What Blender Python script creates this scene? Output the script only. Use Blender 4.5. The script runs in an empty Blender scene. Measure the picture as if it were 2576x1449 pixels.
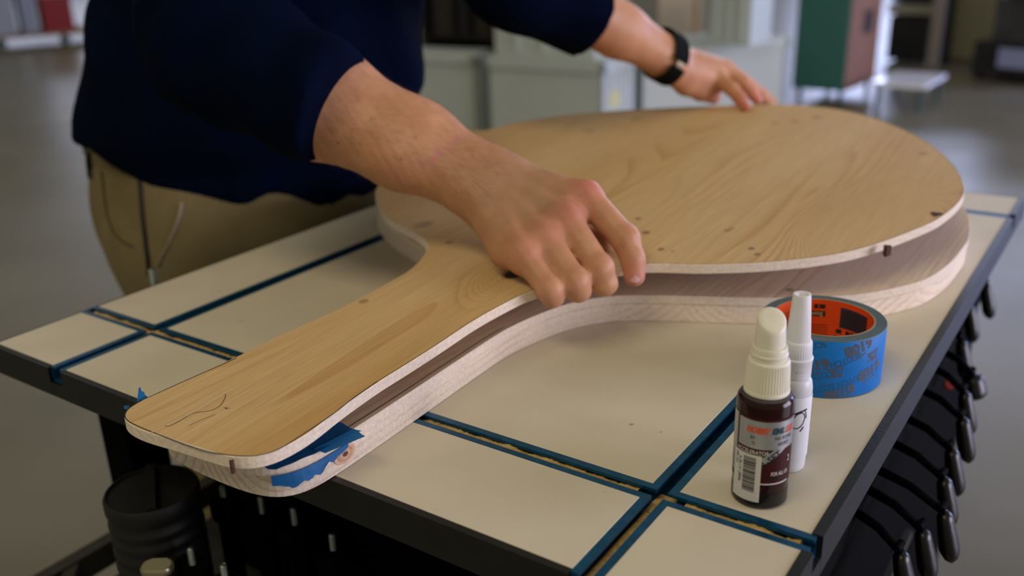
import bpy, math, random
import numpy as np
from mathutils import Vector, Matrix, noise as mnoise
random.seed(7); np.random.seed(7)
sc = bpy.context.scene
COL = sc.collection

# ------------------------------------------------------------------ camera
CAM = np.array([0.84913303, -0.3818506, 0.345])
FW = np.array([-0.53192817, 0.76729908, -0.35819624])
RT = np.array([0.82762512, 0.56057094, -0.02822908])
UP = np.array([-0.17913426, 0.31146804, 0.93321947])
FPX = 2368.24
cd = bpy.data.cameras.new('camera'); cam = bpy.data.objects.new('camera', cd); COL.objects.link(cam)
cam.matrix_world = Matrix(((RT[0], UP[0], -FW[0], CAM[0]), (RT[1], UP[1], -FW[1], CAM[1]), (RT[2], UP[2], -FW[2], CAM[2]), (0, 0, 0, 1)))
cd.sensor_width = 36; cd.lens = FPX / 2576 * 36
cd.clip_start = .02; cd.clip_end = 100
cd.dof.use_dof = True; cd.dof.focus_distance = .66; cd.dof.aperture_fstop = 3.9
sc.camera = cam

# ------------------------------------------------------------------ world, lights, exposure
w = bpy.data.worlds.new('world'); sc.world = w; w.use_nodes = True
bg = w.node_tree.nodes['Background']; bg.inputs[0].default_value = (.95, .90, .72, 1); bg.inputs[1].default_value = .27
def area(name, loc, target, sx, sy, power, color):
    l = bpy.data.lights.new(name, 'AREA'); l.shape = 'RECTANGLE'; l.size = sx; l.size_y = sy; l.energy = power; l.color = color
    o = bpy.data.objects.new(name, l); COL.objects.link(o); o.location = loc
    o.rotation_euler = (Vector(target) - Vector(loc)).to_track_quat('-Z', 'Y').to_euler(); return o
area('bay_door_daylight', (7.0, 2.6, 1.0), (0.3, .9, -.1), 4.5, 2.8, 420, (.88, .82, 1.0))
area('tote_fill_blue', (4.6, 9.8, 1.2), (-1.4, 6.2, -.5), 3, 2.4, 380, (.42, .52, 1.0))  # added fill light inside the hall, brightens the totes with blue
area('high_window_daylight', (-2.6, 23.4, 2.9), (0.0, 5.0, -.7), 8, 2.4, 800, (.58, .66, 1.0))
area('left_window_daylight', (-25.2, 14.0, 2.2), (0.0, 2.0, -.5), 9, 1.6, 240, (.70, .76, 1.0))
area('ceiling_lamp_near', (.2, -2.6, 4.2), (0.3, .4, 0), 3.0, 1.2, 74, (1.0, .84, .56))
vs = sc.view_settings; vs.view_transform = 'Standard'; vs.look = 'None'; vs.gamma = 1; vs.exposure = 0.0
try: vs.use_curve_mapping = False
except Exception: pass

# ------------------------------------------------------------------ pixel helpers (2576x1449 photograph) used to read off real positions
def ray(px): return FW + RT * (px[0] - 1288) / FPX - UP * (px[1] - 724.5) / FPX
def atZ(px, z): d = ray(px); return CAM + d * (z - CAM[2]) / d[2]
def atX(px, x): d = ray(px); return CAM + d * (x - CAM[0]) / d[0]
def atD(px, D): d = ray(px); return CAM + d / np.linalg.norm(d) * D
def atPlane(px, s, d0):
    d = ray(px); t = (d0 + s * CAM[1] - CAM[2]) / (d[2] - s * d[1]); return CAM + t * d
def srgb(r, g, b):
    f = lambda c: (c / 255 / 12.92) if c / 255 <= .04045 else ((c / 255 + .055) / 1.055) ** 2.4
    return (f(r), f(g), f(b), 1)

# ------------------------------------------------------------------ materials
MATS = {}
def mat(name, col, rough=.6, metal=0., spec=.5, bump=0., bscale=200., var=0., vscale=8., trans=0., sss=0., stretch=None, coat=0., bdist=.001):
    if name in MATS: return MATS[name]
    m = bpy.data.materials.new(name); m.use_nodes = True; nt = m.node_tree; b = nt.nodes['Principled BSDF']
    c = tuple(col[:3]) + (1,)
    b.inputs['Base Color'].default_value = c; b.inputs['Roughness'].default_value = rough; b.inputs['Metallic'].default_value = metal
    b.inputs['Specular IOR Level'].default_value = spec
    if trans: b.inputs['Transmission Weight'].default_value = trans
    if coat: b.inputs['Coat Weight'].default_value = coat
    if sss:
        b.inputs['Subsurface Weight'].default_value = sss; b.inputs['Subsurface Radius'].default_value = (.006, .002, .001); b.inputs['Subsurface Scale'].default_value = 1.
    tc = nt.nodes.new('ShaderNodeTexCoord'); vec = tc.outputs['Object']
    if stretch:
        mp = nt.nodes.new('ShaderNodeMapping'); mp.inputs['Scale'].default_value = stretch; nt.links.new(vec, mp.inputs[0]); vec = mp.outputs[0]
    if var:
        n = nt.nodes.new('ShaderNodeTexNoise'); n.inputs['Scale'].default_value = vscale; n.inputs['Detail'].default_value = 5; nt.links.new(vec, n.inputs['Vector'])
        r = nt.nodes.new('ShaderNodeValToRGB'); e = r.color_ramp.elements
        e[0].position = .3; e[1].position = .7
        e[0].color = tuple(x * (1 - var) for x in c[:3]) + (1,); e[1].color = tuple(min(1, x * (1 + var)) for x in c[:3]) + (1,)
        nt.links.new(n.outputs['Fac'], r.inputs[0]); nt.links.new(r.outputs[0], b.inputs['Base Color'])
    if bump:
        n2 = nt.nodes.new('ShaderNodeTexNoise'); n2.inputs['Scale'].default_value = bscale; n2.inputs['Detail'].default_value = 3; nt.links.new(vec, n2.inputs['Vector'])
        bp = nt.nodes.new('ShaderNodeBump'); bp.inputs['Strength'].default_value = bump; bp.inputs['Distance'].default_value = bdist
        nt.links.new(n2.outputs['Fac'], bp.inputs['Height']); nt.links.new(bp.outputs[0], b.inputs['Normal'])
    MATS[name] = m; return m
def N(nt, t, **kw):
    n = nt.nodes.new(t)
    for k, v in kw.items(): setattr(n, k, v)
    return n
def mixcol(nt, fac, a, b):
    m = N(nt, 'ShaderNodeMix', data_type='RGBA')
    for s, v in ((m.inputs[0], fac), (m.inputs[6], a), (m.inputs[7], b)):
        if hasattr(v, 'links') or hasattr(v, 'is_linked'): nt.links.new(v, s)
        else: s.default_value = v
    return m.outputs[2]
def math_(nt, op, a, b=0., c=None, clamp=False):
    m = N(nt, 'ShaderNodeMath', operation=op, use_clamp=clamp)
    for s, v in zip(m.inputs, (a, b, c)):
        if v is None: continue
        if hasattr(v, 'is_linked'): nt.links.new(v, s)
        else: s.default_value = v
    return m.outputs[0]
def ramp(nt, fac, stops):
    r = N(nt, 'ShaderNodeValToRGB'); e = r.color_ramp.elements
    while len(e) < len(stops): e.new(.5)
    for el, (p, c) in zip(e, stops): el.position = p; el.color = c if len(c) == 4 else tuple(c) + (1,)
    nt.links.new(fac, r.inputs[0]); return r.outputs[0]
def g(v): return (v, v, v, 1)

def pine_top(name, base, late, warm, knots=(), ringc=(), shift=0.):
    """flat-sawn pine face, grain along Y (world coordinates)"""
    m = bpy.data.materials.new(name); m.use_nodes = True; nt = m.node_tree; b = nt.nodes['Principled BSDF']; L = nt.links.new
    tc = N(nt, 'ShaderNodeNewGeometry'); sep = N(nt, 'ShaderNodeSeparateXYZ'); L(tc.outputs['Position'], sep.inputs[0])
    x, y = sep.outputs[0], sep.outputs[1]
    mp = N(nt, 'ShaderNodeMapping'); mp.inputs['Scale'].default_value = (5.0, .55, .4); mp.inputs['Location'].default_value = (shift, shift * 1.7, shift); L(tc.outputs['Position'], mp.inputs[0])
    n1 = N(nt, 'ShaderNodeTexNoise'); n1.inputs['Scale'].default_value = 1.; n1.inputs['Detail'].default_value = 2.5; n1.inputs['Roughness'].default_value = .45; L(mp.outputs[0], n1.inputs[0])
    # contour lines of a stretched noise = cathedral grain
    field = math_(nt, 'ADD', math_(nt, 'MULTIPLY', n1.outputs['Fac'], 1.25), math_(nt, 'MULTIPLY', x, 2.6))
    for (kx, ky, amp, wd) in ringc:
        dx = math_(nt, 'MULTIPLY', math_(nt, 'SUBTRACT', x, kx), 1.6); dy = math_(nt, 'MULTIPLY', math_(nt, 'SUBTRACT', y, ky), .8)
        d2 = math_(nt, 'ADD', math_(nt, 'MULTIPLY', dx, dx), math_(nt, 'MULTIPLY', dy, dy))
        field = math_(nt, 'ADD', field, math_(nt, 'MULTIPLY', math_(nt, 'POWER', 2.718, math_(nt, 'DIVIDE', d2, -wd)), amp))
    fr = math_(nt, 'FRACT', math_(nt, 'MULTIPLY', field, 30.))
    line = ramp(nt, fr, [(0., g(.0)), (.55, g(.12)), (.86, g(.75)), (.93, g(1)), (1., g(0))])
    mp2 = N(nt, 'ShaderNodeMapping'); mp2.inputs['Scale'].default_value = (9, 1.3, 1); L(tc.outputs['Position'], mp2.inputs[0])
    n2 = N(nt, 'ShaderNodeTexNoise'); n2.inputs['Scale'].default_value = 1.; n2.inputs['Detail'].default_value = 1; L(mp2.outputs[0], n2.inputs[0])
    vis = ramp(nt, n2.outputs['Fac'], [(.42, g(.06)), (.66, g(.75))])
    mp3 = N(nt, 'ShaderNodeMapping'); mp3.inputs['Scale'].default_value = (500, 14, 200); L(tc.outputs['Position'], mp3.inputs[0])
    n3 = N(nt, 'ShaderNodeTexNoise'); n3.inputs['Scale'].default_value = 1.; n3.inputs['Detail'].default_value = 4; L(mp3.outputs[0], n3.inputs[0])
    mp4 = N(nt, 'ShaderNodeMapping'); mp4.inputs['Scale'].default_value = (6, 1.2, 1); mp4.inputs['Location'].default_value = (3, 7, 0); L(tc.outputs['Position'], mp4.inputs[0])
    n4 = N(nt, 'ShaderNodeTexNoise'); n4.inputs['Scale'].default_value = 1.; n4.inputs['Detail'].default_value = 3; L(mp4.outputs[0], n4.inputs[0])
    c = mixcol(nt, ramp(nt, n4.outputs['Fac'], [(.35, g(0)), (.68, g(1))]), base, warm)
    c = mixcol(nt, math_(nt, 'MULTIPLY', line.node.outputs[0], vis), c, late)
    fib = ramp(nt, n3.outputs['Fac'], [(.3, g(.86)), (.7, g(1.04))])
    mm = N(nt, 'ShaderNodeMix', data_type='RGBA', blend_type='MULTIPLY'); mm.inputs[0].default_value = 1; L(c, mm.inputs[6]); L(fib, mm.inputs[7]); c = mm.outputs[2]
    for (kx, ky, r, dark) in knots:
        dx = math_(nt, 'MULTIPLY', math_(nt, 'SUBTRACT', x, kx), 1.25); dy = math_(nt, 'SUBTRACT', y, ky)
        d = math_(nt, 'SQRT', math_(nt, 'ADD', math_(nt, 'MULTIPLY', dx, dx), math_(nt, 'MULTIPLY', dy, dy)))
        k = math_(nt, 'SUBTRACT', 1., math_(nt, 'DIVIDE', d, r * 1.5), clamp=True)
        k = math_(nt, 'MULTIPLY', math_(nt, 'MULTIPLY', k, 2.2, clamp=True), dark)
        c = mixcol(nt, k, c, (.10, .06, .025, 1))
    L(c, b.inputs['Base Color']); b.inputs['Roughness'].default_value = .62; b.inputs['Specular IOR Level'].default_value = .15
    bp = N(nt, 'ShaderNodeBump'); bp.inputs['Strength'].default_value = .25; bp.inputs['Distance'].default_value = .0004; L(n3.outputs['Fac'], bp.inputs['Height']); L(bp.outputs[0], b.inputs['Normal'])
    return m
def pine_edge(name, base, late, axisx, axisz, freq, amt=.6, rough_b=.3):
    """sawn edge: growth rings about an axis running along Y, cut by whatever face shows"""
    m = bpy.data.materials.new(name); m.use_nodes = True; nt = m.node_tree; b = nt.nodes['Principled BSDF']; L = nt.links.new
    tc = N(nt, 'ShaderNodeNewGeometry'); sep = N(nt, 'ShaderNodeSeparateXYZ'); L(tc.outputs['Position'], sep.inputs[0])
    nz = N(nt, 'ShaderNodeTexNoise'); nz.inputs['Scale'].default_value = 5.; nz.inputs['Detail'].default_value = 1; L(tc.outputs['Position'], nz.inputs[0])
    # boards glued side by side: local x inside each stave
    xs = math_(nt, 'SUBTRACT', math_(nt, 'PINGPONG', math_(nt, 'ADD', sep.outputs[0], 5.), .085), axisx)
    xs = math_(nt, 'ADD', xs, math_(nt, 'MULTIPLY', nz.outputs['Fac'], .05))
    dz = math_(nt, 'SUBTRACT', sep.outputs[2], axisz)
    rad = math_(nt, 'SQRT', math_(nt, 'ADD', math_(nt, 'MULTIPLY', xs, xs), math_(nt, 'MULTIPLY', dz, dz)))
    rad = math_(nt, 'ADD', rad, math_(nt, 'MULTIPLY', sep.outputs[1], .035))
    fr = math_(nt, 'FRACT', math_(nt, 'MULTIPLY', rad, freq))
    line = ramp(nt, fr, [(0., g(.0)), (.5, g(.05)), (.84, g(1.)), (.9, g(1)), (1., g(0))])
    n4 = N(nt, 'ShaderNodeTexNoise'); n4.inputs['Scale'].default_value = 9.; n4.inputs['Detail'].default_value = 2; L(tc.outputs['Position'], n4.inputs[0])
    vis = ramp(nt, n4.outputs['Fac'], [(.35, g(.15)), (.65, g(1))])
    f = math_(nt, 'MULTIPLY', math_(nt, 'MULTIPLY', line, vis), amt)
    c = mixcol(nt, f, base, late)
    n3 = N(nt, 'ShaderNodeTexNoise'); n3.inputs['Scale'].default_value = 420.; n3.inputs['Detail'].default_value = 4; L(tc.outputs['Position'], n3.inputs[0])
    fib = ramp(nt, n3.outputs['Fac'], [(.3, g(.84)), (.7, g(1.05))])
    mm = N(nt, 'ShaderNodeMix', data_type='RGBA', blend_type='MULTIPLY'); mm.inputs[0].default_value = 1; L(c, mm.inputs[6]); L(fib, mm.inputs[7])
    L(mm.outputs[2], b.inputs['Base Color']); b.inputs['Roughness'].default_value = .75; b.inputs['Specular IOR Level'].default_value = .2
    bp = N(nt, 'ShaderNodeBump'); bp.inputs['Strength'].default_value = rough_b; bp.inputs['Distance'].default_value = .0006; L(n3.outputs['Fac'], bp.inputs['Height']); L(bp.outputs[0], b.inputs['Normal'])
    return m

# ------------------------------------------------------------------ mesh helpers; all verts are given in world coordinates
def setp(o, label=None, cat=None, group=None, kind=None):
    if label: o['label'] = label
    if cat: o['category'] = cat
    if group: o['group'] = group
    if kind: o['kind'] = kind
    return o
def obj(name, V, F, m=None, parent=None, smooth=False, origin=None, mats=None, fmat=None, auto=None):
    V = np.asarray(V, dtype=float).reshape(-1, 3)
    me = bpy.data.meshes.new(name)
    o = bpy.data.objects.new(name, me)
    if parent is not None:
        base = np.array(parent.matrix_world.translation); org = base; o.parent = parent
        if 'wo' in parent: base = np.array(parent['wo'])
        org = base; o.location = (0, 0, 0)
        # nested parents carry world origin in 'wo'
    elif origin is not None: org = np.array(origin, float); o.location = tuple(org)
    else:
        org = np.array([V[:, 0].mean(), V[:, 1].mean(), V[:, 2].min()]); o.location = tuple(org)
    WO[o.name] = org
    me.from_pydata((V - org).tolist(), [], [tuple(int(i) for i in f) for f in F])
    for mm in (mats or ([m] if m else [])): me.materials.append(mm)
    if fmat is not None: me.polygons.foreach_set('material_index', np.asarray(fmat, dtype=np.int32))
    if smooth: me.polygons.foreach_set('use_smooth', np.ones(len(me.polygons), bool))
    if auto is not None:
        me.polygons.foreach_set('use_smooth', np.ones(len(me.polygons), bool))
        me.set_sharp_from_angle(angle=math.radians(auto))
    me.update(); COL.objects.link(o); return o
WO = {}
def part(name, V, F, m=None, parent=None, **kw):
    """child mesh; vertices in world coordinates"""
    V = np.asarray(V, dtype=float).reshape(-1, 3); org = WO[parent.name]
    me = bpy.data.meshes.new(name); o = bpy.data.objects.new(name, me)
    me.from_pydata((V - org).tolist(), [], [tuple(int(i) for i in f) for f in F])
    mats = kw.get('mats') or ([m] if m else [])
    for mm in mats: me.materials.append(mm)
    if kw.get('fmat') is not None: me.polygons.foreach_set('material_index', np.asarray(kw['fmat'], dtype=np.int32))
    if kw.get('smooth') or kw.get('auto') is not None: me.polygons.foreach_set('use_smooth', np.ones(len(me.polygons), bool))
    if kw.get('auto') is not None: me.set_sharp_from_angle(angle=math.radians(kw['auto']))
    me.update(); o.parent = parent; COL.objects.link(o); WO[o.name] = org
    if kw.get('label'): o['label'] = kw['label']
    return o
def empty(name, loc, label, cat, group=None):
    o = bpy.data.objects.new(name, None); o.location = tuple(float(v) for v in loc); o.empty_display_size = .02; COL.objects.link(o)
    WO[o.name] = np.array(loc, float); return setp(o, label, cat, group)
def join(*ms):
    V = []; F = []; n = 0
    for v, f in ms:
        v = np.asarray(v, float).reshape(-1, 3); V.append(v); F += [tuple(i + n for i in q) for q in f]; n += len(v)
    return np.vstack(V), F
def box(x0, x1, y0, y1, z0, z1):
    V = [(x0, y0, z0), (x1, y0, z0), (x1, y1, z0), (x0, y1, z0), (x0, y0, z1), (x1, y0, z1), (x1, y1, z1), (x0, y1, z1)]
    return np.array(V, float), [(0, 3, 2, 1), (4, 5, 6, 7), (0, 1, 5, 4), (1, 2, 6, 5), (2, 3, 7, 6), (3, 0, 4, 7)]
def bbox_bev(x0, x1, y0, y1, z0, z1, b):
    """box with bevelled vertical and top/bottom edges (chamfer loops)"""
    def ring(i, z):
        a0, a1, c0, c1 = x0 + i, x1 - i, y0 + i, y1 - i
        k = b
        return [(a0 + k, c0, z), (a1 - k, c0, z), (a1, c0 + k, z), (a1, c1 - k, z), (a1 - k, c1, z), (a0 + k, c1, z), (a0, c1 - k, z), (a0, c0 + k, z)]
    R = [ring(b, z0), ring(0, z0 + b), ring(0, z1 - b), ring(b, z1)]
    return loft([np.array(r) for r in R])
def loft(rings, cap=True, closed=True):
    V = np.vstack(rings); n = len(rings[0]); F = []
    for i in range(len(rings) - 1):
        for j in range(n if closed else n - 1):
            k = (j + 1) % n; F.append((i * n + j, i * n + k, (i + 1) * n + k, (i + 1) * n + j))
    if cap: F.append(tuple(range(n))[::-1]); F.append(tuple((len(rings) - 1) * n + j for j in range(n)))
    return V, F
def lathe(prof, c=(0, 0, 0), n=48, axis=None, cap=True, a0=0.):
    """prof: (radius, height) list"""
    A = np.array([0, 0, 1.]) if axis is None else np.array(axis, float) / np.linalg.norm(axis)
    h = np.array([1., 0, 0]) if abs(A[0]) < .9 else np.array([0, 1., 0])
    U = np.cross(A, h); U /= np.linalg.norm(U); W = np.cross(A, U)
    t = a0 + np.linspace(0, 2 * math.pi, n, endpoint=False)[:, None]
    rings = [np.array(c) + A * z + r * (np.cos(t) * U + np.sin(t) * W) for r, z in prof]
    return loft(rings, cap)
def tube(pts, rad, n=10, cap=True, flat=None):
    pts = np.array(pts, float); rad = np.broadcast_to(rad, (len(pts),)); rings = []
    T = np.gradient(pts, axis=0); T /= np.linalg.norm(T, axis=1)[:, None]
    h = np.array([0, 0, 1.]) if abs(T[0][2]) < .9 else np.array([1., 0, 0])
    U = np.cross(T[0], h); U /= np.linalg.norm(U)
    t = np.linspace(0, 2 * math.pi, n, endpoint=False)[:, None]
    for p, tt, r in zip(pts, T, rad):
        U = U - tt * (U @ tt); U /= np.linalg.norm(U); W = np.cross(tt, U)
        rings.append(p + r * (np.cos(t) * U + (flat or 1.) * np.sin(t) * W))
    return loft(rings, cap)
def smooth_poly(P, n=6, it=2, lap=0):
    """closed Catmull-Rom resample"""
    P = np.array(P, float); out = []
    for i in range(len(P)):
        a, b, c, d = P[i - 1], P[i], P[(i + 1) % len(P)], P[(i + 2) % len(P)]
        for t in np.linspace(0, 1, n, endpoint=False):
            out.append(.5 * ((2 * b) + (-a + c) * t + (2 * a - 5 * b + 4 * c - d) * t * t + (-a + 3 * b - 3 * c + d) * t ** 3))
    Q = np.array(out)
    # even arc-length resample
    d = np.r_[0, np.cumsum(np.linalg.norm(np.roll(Q, -1, 0) - Q, axis=1))]; Qc = np.vstack([Q, Q[:1]])
    m = 520; s = np.linspace(0, d[-1], m, endpoint=False)
    Q = np.stack([np.interp(s, d, Qc[:, k]) for k in range(Q.shape[1])], 1)
    for _ in range(lap): Q = .25 * np.roll(Q, 1, 0) + .5 * Q + .25 * np.roll(Q, -1, 0)
    return Q
def offset_in(P, d):
    t = np.roll(P, -1, 0) - np.roll(P, 1, 0); t /= np.linalg.norm(t, axis=1)[:, None]
    nrm = np.c_[-t[:, 1], t[:, 0]]
    area_ = .5 * np.sum(P[:, 0] * np.roll(P[:, 1], -1) - np.roll(P[:, 0], -1) * P[:, 1])
    return P + nrm * d * (1 if area_ > 0 else -1)

# ------------------------------------------------------------------ the setting
FLOOR = -.88
def floor_mat():
    m = bpy.data.materials.new('concrete'); m.use_nodes = True; nt = m.node_tree; b = nt.nodes['Principled BSDF']; L = nt.links.new
    tc = N(nt, 'ShaderNodeTexCoord')
    n = N(nt, 'ShaderNodeTexNoise'); n.inputs['Scale'].default_value = 1.6; n.inputs['Detail'].default_value = 6; L(tc.outputs['Object'], n.inputs[0])
    c = ramp(nt, n.outputs['Fac'], [(.3, (.140, .125, .085)), (.7, (.190, .172, .122))])
    L(c, b.inputs['Base Color']); b.inputs['Specular IOR Level'].default_value = .7
    n2 = N(nt, 'ShaderNodeTexNoise'); n2.inputs['Scale'].default_value = 5; n2.inputs['Detail'].default_value = 5; L(tc.outputs['Object'], n2.inputs[0])
    L(ramp(nt, n2.outputs['Fac'], [(.3, g(.34)), (.7, g(.40))]), b.inputs['Roughness'])
    return m
M_floor = floor_mat()
V, F = box(-26, 10, -6, 24, FLOOR - .1, FLOOR)
setp(obj('floor', V, F, M_floor), kind='structure')
M_wall = mat('wall_paint', srgb(178, 172, 152), .8, var=.05, vscale=2)
V, F = box(-26, 10, 24, 24.2, FLOOR, 7.6)
setp(obj('wall_back', V, F, M_wall), kind='structure')
V, F = box(-26.2, -26, -6, 24.2, FLOOR, 7.6)
setp(obj('wall_left', V, F, M_wall), kind='structure')

# ------------------------------------------------------------------ work table
TX, TY = .7275, .9537
XB = [(.003, .094), (.113, .619), (.638, TX - .0035)]      # panel spans in X
YB = [(.0025, .0877), (.1064, .8500), (.8688, TY - .0025)] # panel spans in Y
table = empty('work_table', (TX / 2, TY / 2, FLOOR), 'worktable with white laminate panels, blue slotted tracks and black edging', 'table')
def lam_mat():
    m = bpy.data.materials.new('laminate'); m.use_nodes = True; nt = m.node_tree; b = nt.nodes['Principled BSDF']; L = nt.links.new
    tc = N(nt, 'ShaderNodeTexCoord')
    n = N(nt, 'ShaderNodeTexNoise'); n.inputs['Scale'].default_value = 9; n.inputs['Detail'].default_value = 6; L(tc.outputs['Object'], n.inputs[0])
    c = ramp(nt, n.outputs['Fac'], [(.3, (.60, .54, .425)), (.72, (.68, .62, .495))])
    n2 = N(nt, 'ShaderNodeTexNoise'); n2.inputs['Scale'].default_value = 900; n2.inputs['Detail'].default_value = 2; L(tc.outputs['Object'], n2.inputs[0])
    c = mixcol(nt, ramp(nt, n2.outputs['Fac'], [(.55, g(0)), (.9, g(.5))]), c, (.80, .76, .66, 1))
    n3 = N(nt, 'ShaderNodeTexNoise'); n3.inputs['Scale'].default_value = 38; n3.inputs['Detail'].default_value = 3; n3.inputs['Roughness'].default_value = .7; L(tc.outputs['Object'], n3.inputs[0])
    c = mixcol(nt, ramp(nt, n3.outputs['Fac'], [(.715, g(0)), (.76, g(.75))]), c, (.22, .17, .11, 1))
    L(c, b.inputs['Base Color']); b.inputs['Roughness'].default_value = .55; b.inputs['Specular IOR Level'].default_value = .2
    bp = N(nt, 'ShaderNodeBump'); bp.inputs['Strength'].default_value = .12; bp.inputs['Distance'].default_value = .0003; L(n2.outputs['Fac'], bp.inputs['Height']); L(bp.outputs[0], b.inputs['Normal'])
    return m
M_lam = lam_mat()
for i, (x0, x1) in enumerate(XB):
    for j, (y0, y1) in enumerate(YB):
        V, F = bbox_bev(x0, x1, y0, y1, -.019, 0, .0004)
        part('laminate_panel', V, F, M_lam, table)
M_blue = mat('blue_anodised', srgb(12, 84, 122), .38, .55, .5, bump=.15, bscale=700, var=.25, vscale=120, bdist=.0003)
M_black = mat('black_edging', srgb(11, 13, 12), .46, var=.35, vscale=60, bump=.2, bscale=300)
LW = .0056
def lip(a, b, side, ax, m0=1, m1=1):
    """flange next to a panel edge running from a to b; mitred ends"""
    (x0, y0), (x1, y1) = a, b
    zt, zb = -.0002, -.0026
    if ax == 'x': P = [(x0, y0), (x1, y1), (x1 + LW * m1, y1 + side * LW), (x0 - LW * m0, y0 + side * LW)]
    else: P = [(x0, y0), (x1, y1), (x1 + side * LW, y1 + LW * m1), (x0 + side * LW, y0 - LW * m0)]
    V = [(x, y, zb) for x, y in P] + [(x, y, zt) for x, y in P]
    return np.array(V), [(3, 2, 1, 0), (4, 5, 6, 7), (0, 1, 5, 4), (1, 2, 6, 5), (2, 3, 7, 6), (3, 0, 4, 7)]
XT = [(.094, .113), (.619, .638)]; YT = [(.0877, .1064), (.8500, .8688)]
for k, (y0, y1) in enumerate(YT):
    ms = [box(0.0, TX, y0, y1, -.0145, -.0125)]
    for (x0, x1) in XB:
        e0 = 0 if x0 < .01 else 1; e1 = 0 if x1 > .7 else 1
        a0 = 0. if not e0 else x0; a1 = TX if not e1 else x1
        ms += [lip((a0, y0), (a1, y0), 1, 'x', e0, e1), lip((a0, y1), (a1, y1), -1, 'x', e0, e1)]
        ms += [box(a0, a1, y0, y0 + .0016, -.0125, -.0026), box(a0, a1, y1 - .0016, y1, -.0125, -.0026)]
    V, F = join(*ms); part('slotted_track', V, F, M_blue, table, label='blue metal slotted track running across the %s of the table' % ('front' if k == 0 else 'far end'))
for k, (x0, x1) in enumerate(XT):
    ms = [box(x0, x1, 0.0, TY, -.0143, -.0122)]
    for (y0, y1) in YB:
        e0 = 0 if y0 < .01 else 1; e1 = 0 if y1 > .93 else 1
        a0 = 0. if not e0 else y0; a1 = TY if not e1 else y1
        ms += [lip((x0, a0), (x0, a1), 1, 'y', e0, e1), lip((x1, a0), (x1, a1), -1, 'y', e0, e1)]
        ms += [box(x0, x0 + .0016, a0, a1, -.0125, -.0026), box(x1 - .0016, x1, a0, a1, -.0125, -.0026)]
    tr = part('slotted_track', *join(*ms), M_blue, table, label='blue metal slotted track running lengthwise on the %s side' % ('left' if k == 0 else 'right'))
    scr = []
    for yy in ([.008, .052, .118, .42, .62, .80] if k else [.03, .35, .62, .82]):
        c = ((x0 + x1) / 2, yy, -.0122)
        s = part('screw', *lathe([(.0034, 0), (.0034, .0006), (.0028, .0010), (.0015, .0010), (.0014, .0004)], c, 20), mat('screw_steel', srgb(150, 140, 110), .4, .8), tr)
# edging: front, right, back, left; front edge broken where the lengthwise tracks end
def apron(name, segs, lab):
    part(name, *join(*segs), M_black, table, label=lab)
EH = -.0275
fx = [(-.002, .094), (.113, .619), (.638, TX + .0035)]
apron('edge_band', [box(a, b, -.003, .0025, EH, -.0003) for a, b in fx] + [box(-.002, TX + .0035, -.0029, .0024, EH, -.0145)], 'scuffed black edging along the front of the table')
ry = [(-.003, .0877), (.1064, .8500), (.8688, TY + .003)]
apron('edge_band', [box(TX - .0035, TX + .0035, a, b, EH, .0006) for a, b in ry] + [box(TX - .0034, TX + .0034, -.0028, TY, EH, -.0145)], 'glossy black edging along the right side')
apron('edge_band', [box(-.002, TX + .0035, TY - .0025, TY + .003, EH, -.0003)], 'black edging along the far end')
apron('edge_band', [box(-.002, .003, -.003, TY + .003, EH, -.0012)], 'black edging along the left side')
part('core_board', *box(.004, TX - .004, .003, TY - .003, -.0270, -.0193), mat('core_mdf', srgb(60, 55, 45), .8), table)
M_steel_blk = mat('black_steel', srgb(5, 5, 5), .85, .0, .04)
lgx = (CAM + ray((262, 1120)) * ((.088 - CAM[1]) / ray((262, 1120))[1]))[0]
for lx in (lgx, TX - .125):
    for ly in (.088, TY - .1):
        V, F = box(lx, lx + .045, ly, ly + .045, FLOOR, -.0276)
        part('leg', V, F, M_steel_blk, table)
V, F = join(box(.13, TX - .13, .137, .150, -.08, -.0276), box(.13, TX - .13, TY - .08, TY - .064, -.10, -.0276), box(.10, .116, .15, TY - .1, -.10, -.0276))
part('frame_rail', V, F, M_steel_blk, table)
# added black box standing in for shade under the top; a wider lower shelf
part('shade_filler_box', *box(.095, .700, .155, TY - .030, FLOOR + .06, -.0276), M_steel_blk, table)
zS = -.30
c0 = atZ((100, 1449), zS); c1 = atZ((285, 1322), zS)
xs = (c0[0] + c1[0]) / 2
V, F = join(box(xs, xs + .018, -.06, TY - .1, zS - .03, zS), box(xs, TX - .02, -.06, -.035, zS - .03, zS), box(xs + .018, xs + .06, -.06, -.0, zS - .006, zS - .001), box(xs + .075, TX - .02, -.035, .6, zS - .012, zS - .002))
part('shelf_frame', V, F, mat('dusty_black_steel', srgb(40, 39, 28), .7, var=.3, vscale=50), table)
# diagonal gusset in the shelf corner
p = np.array([(xs + .018, .058, 0), (xs + .018, .040, 0), (xs + .075, -.02, 0), (xs + .075, .0, 0)])
part('gusset', *loft([p + [0, 0, zS - .012], p + [0, 0, zS - .002]]), MATS['dusty_black_steel'], table)
p = np.array([(xs + .018, .0, 0), (xs + .030, -.0, 0), (xs + .075, .03, 0), (xs + .075, .050, 0)])
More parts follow.
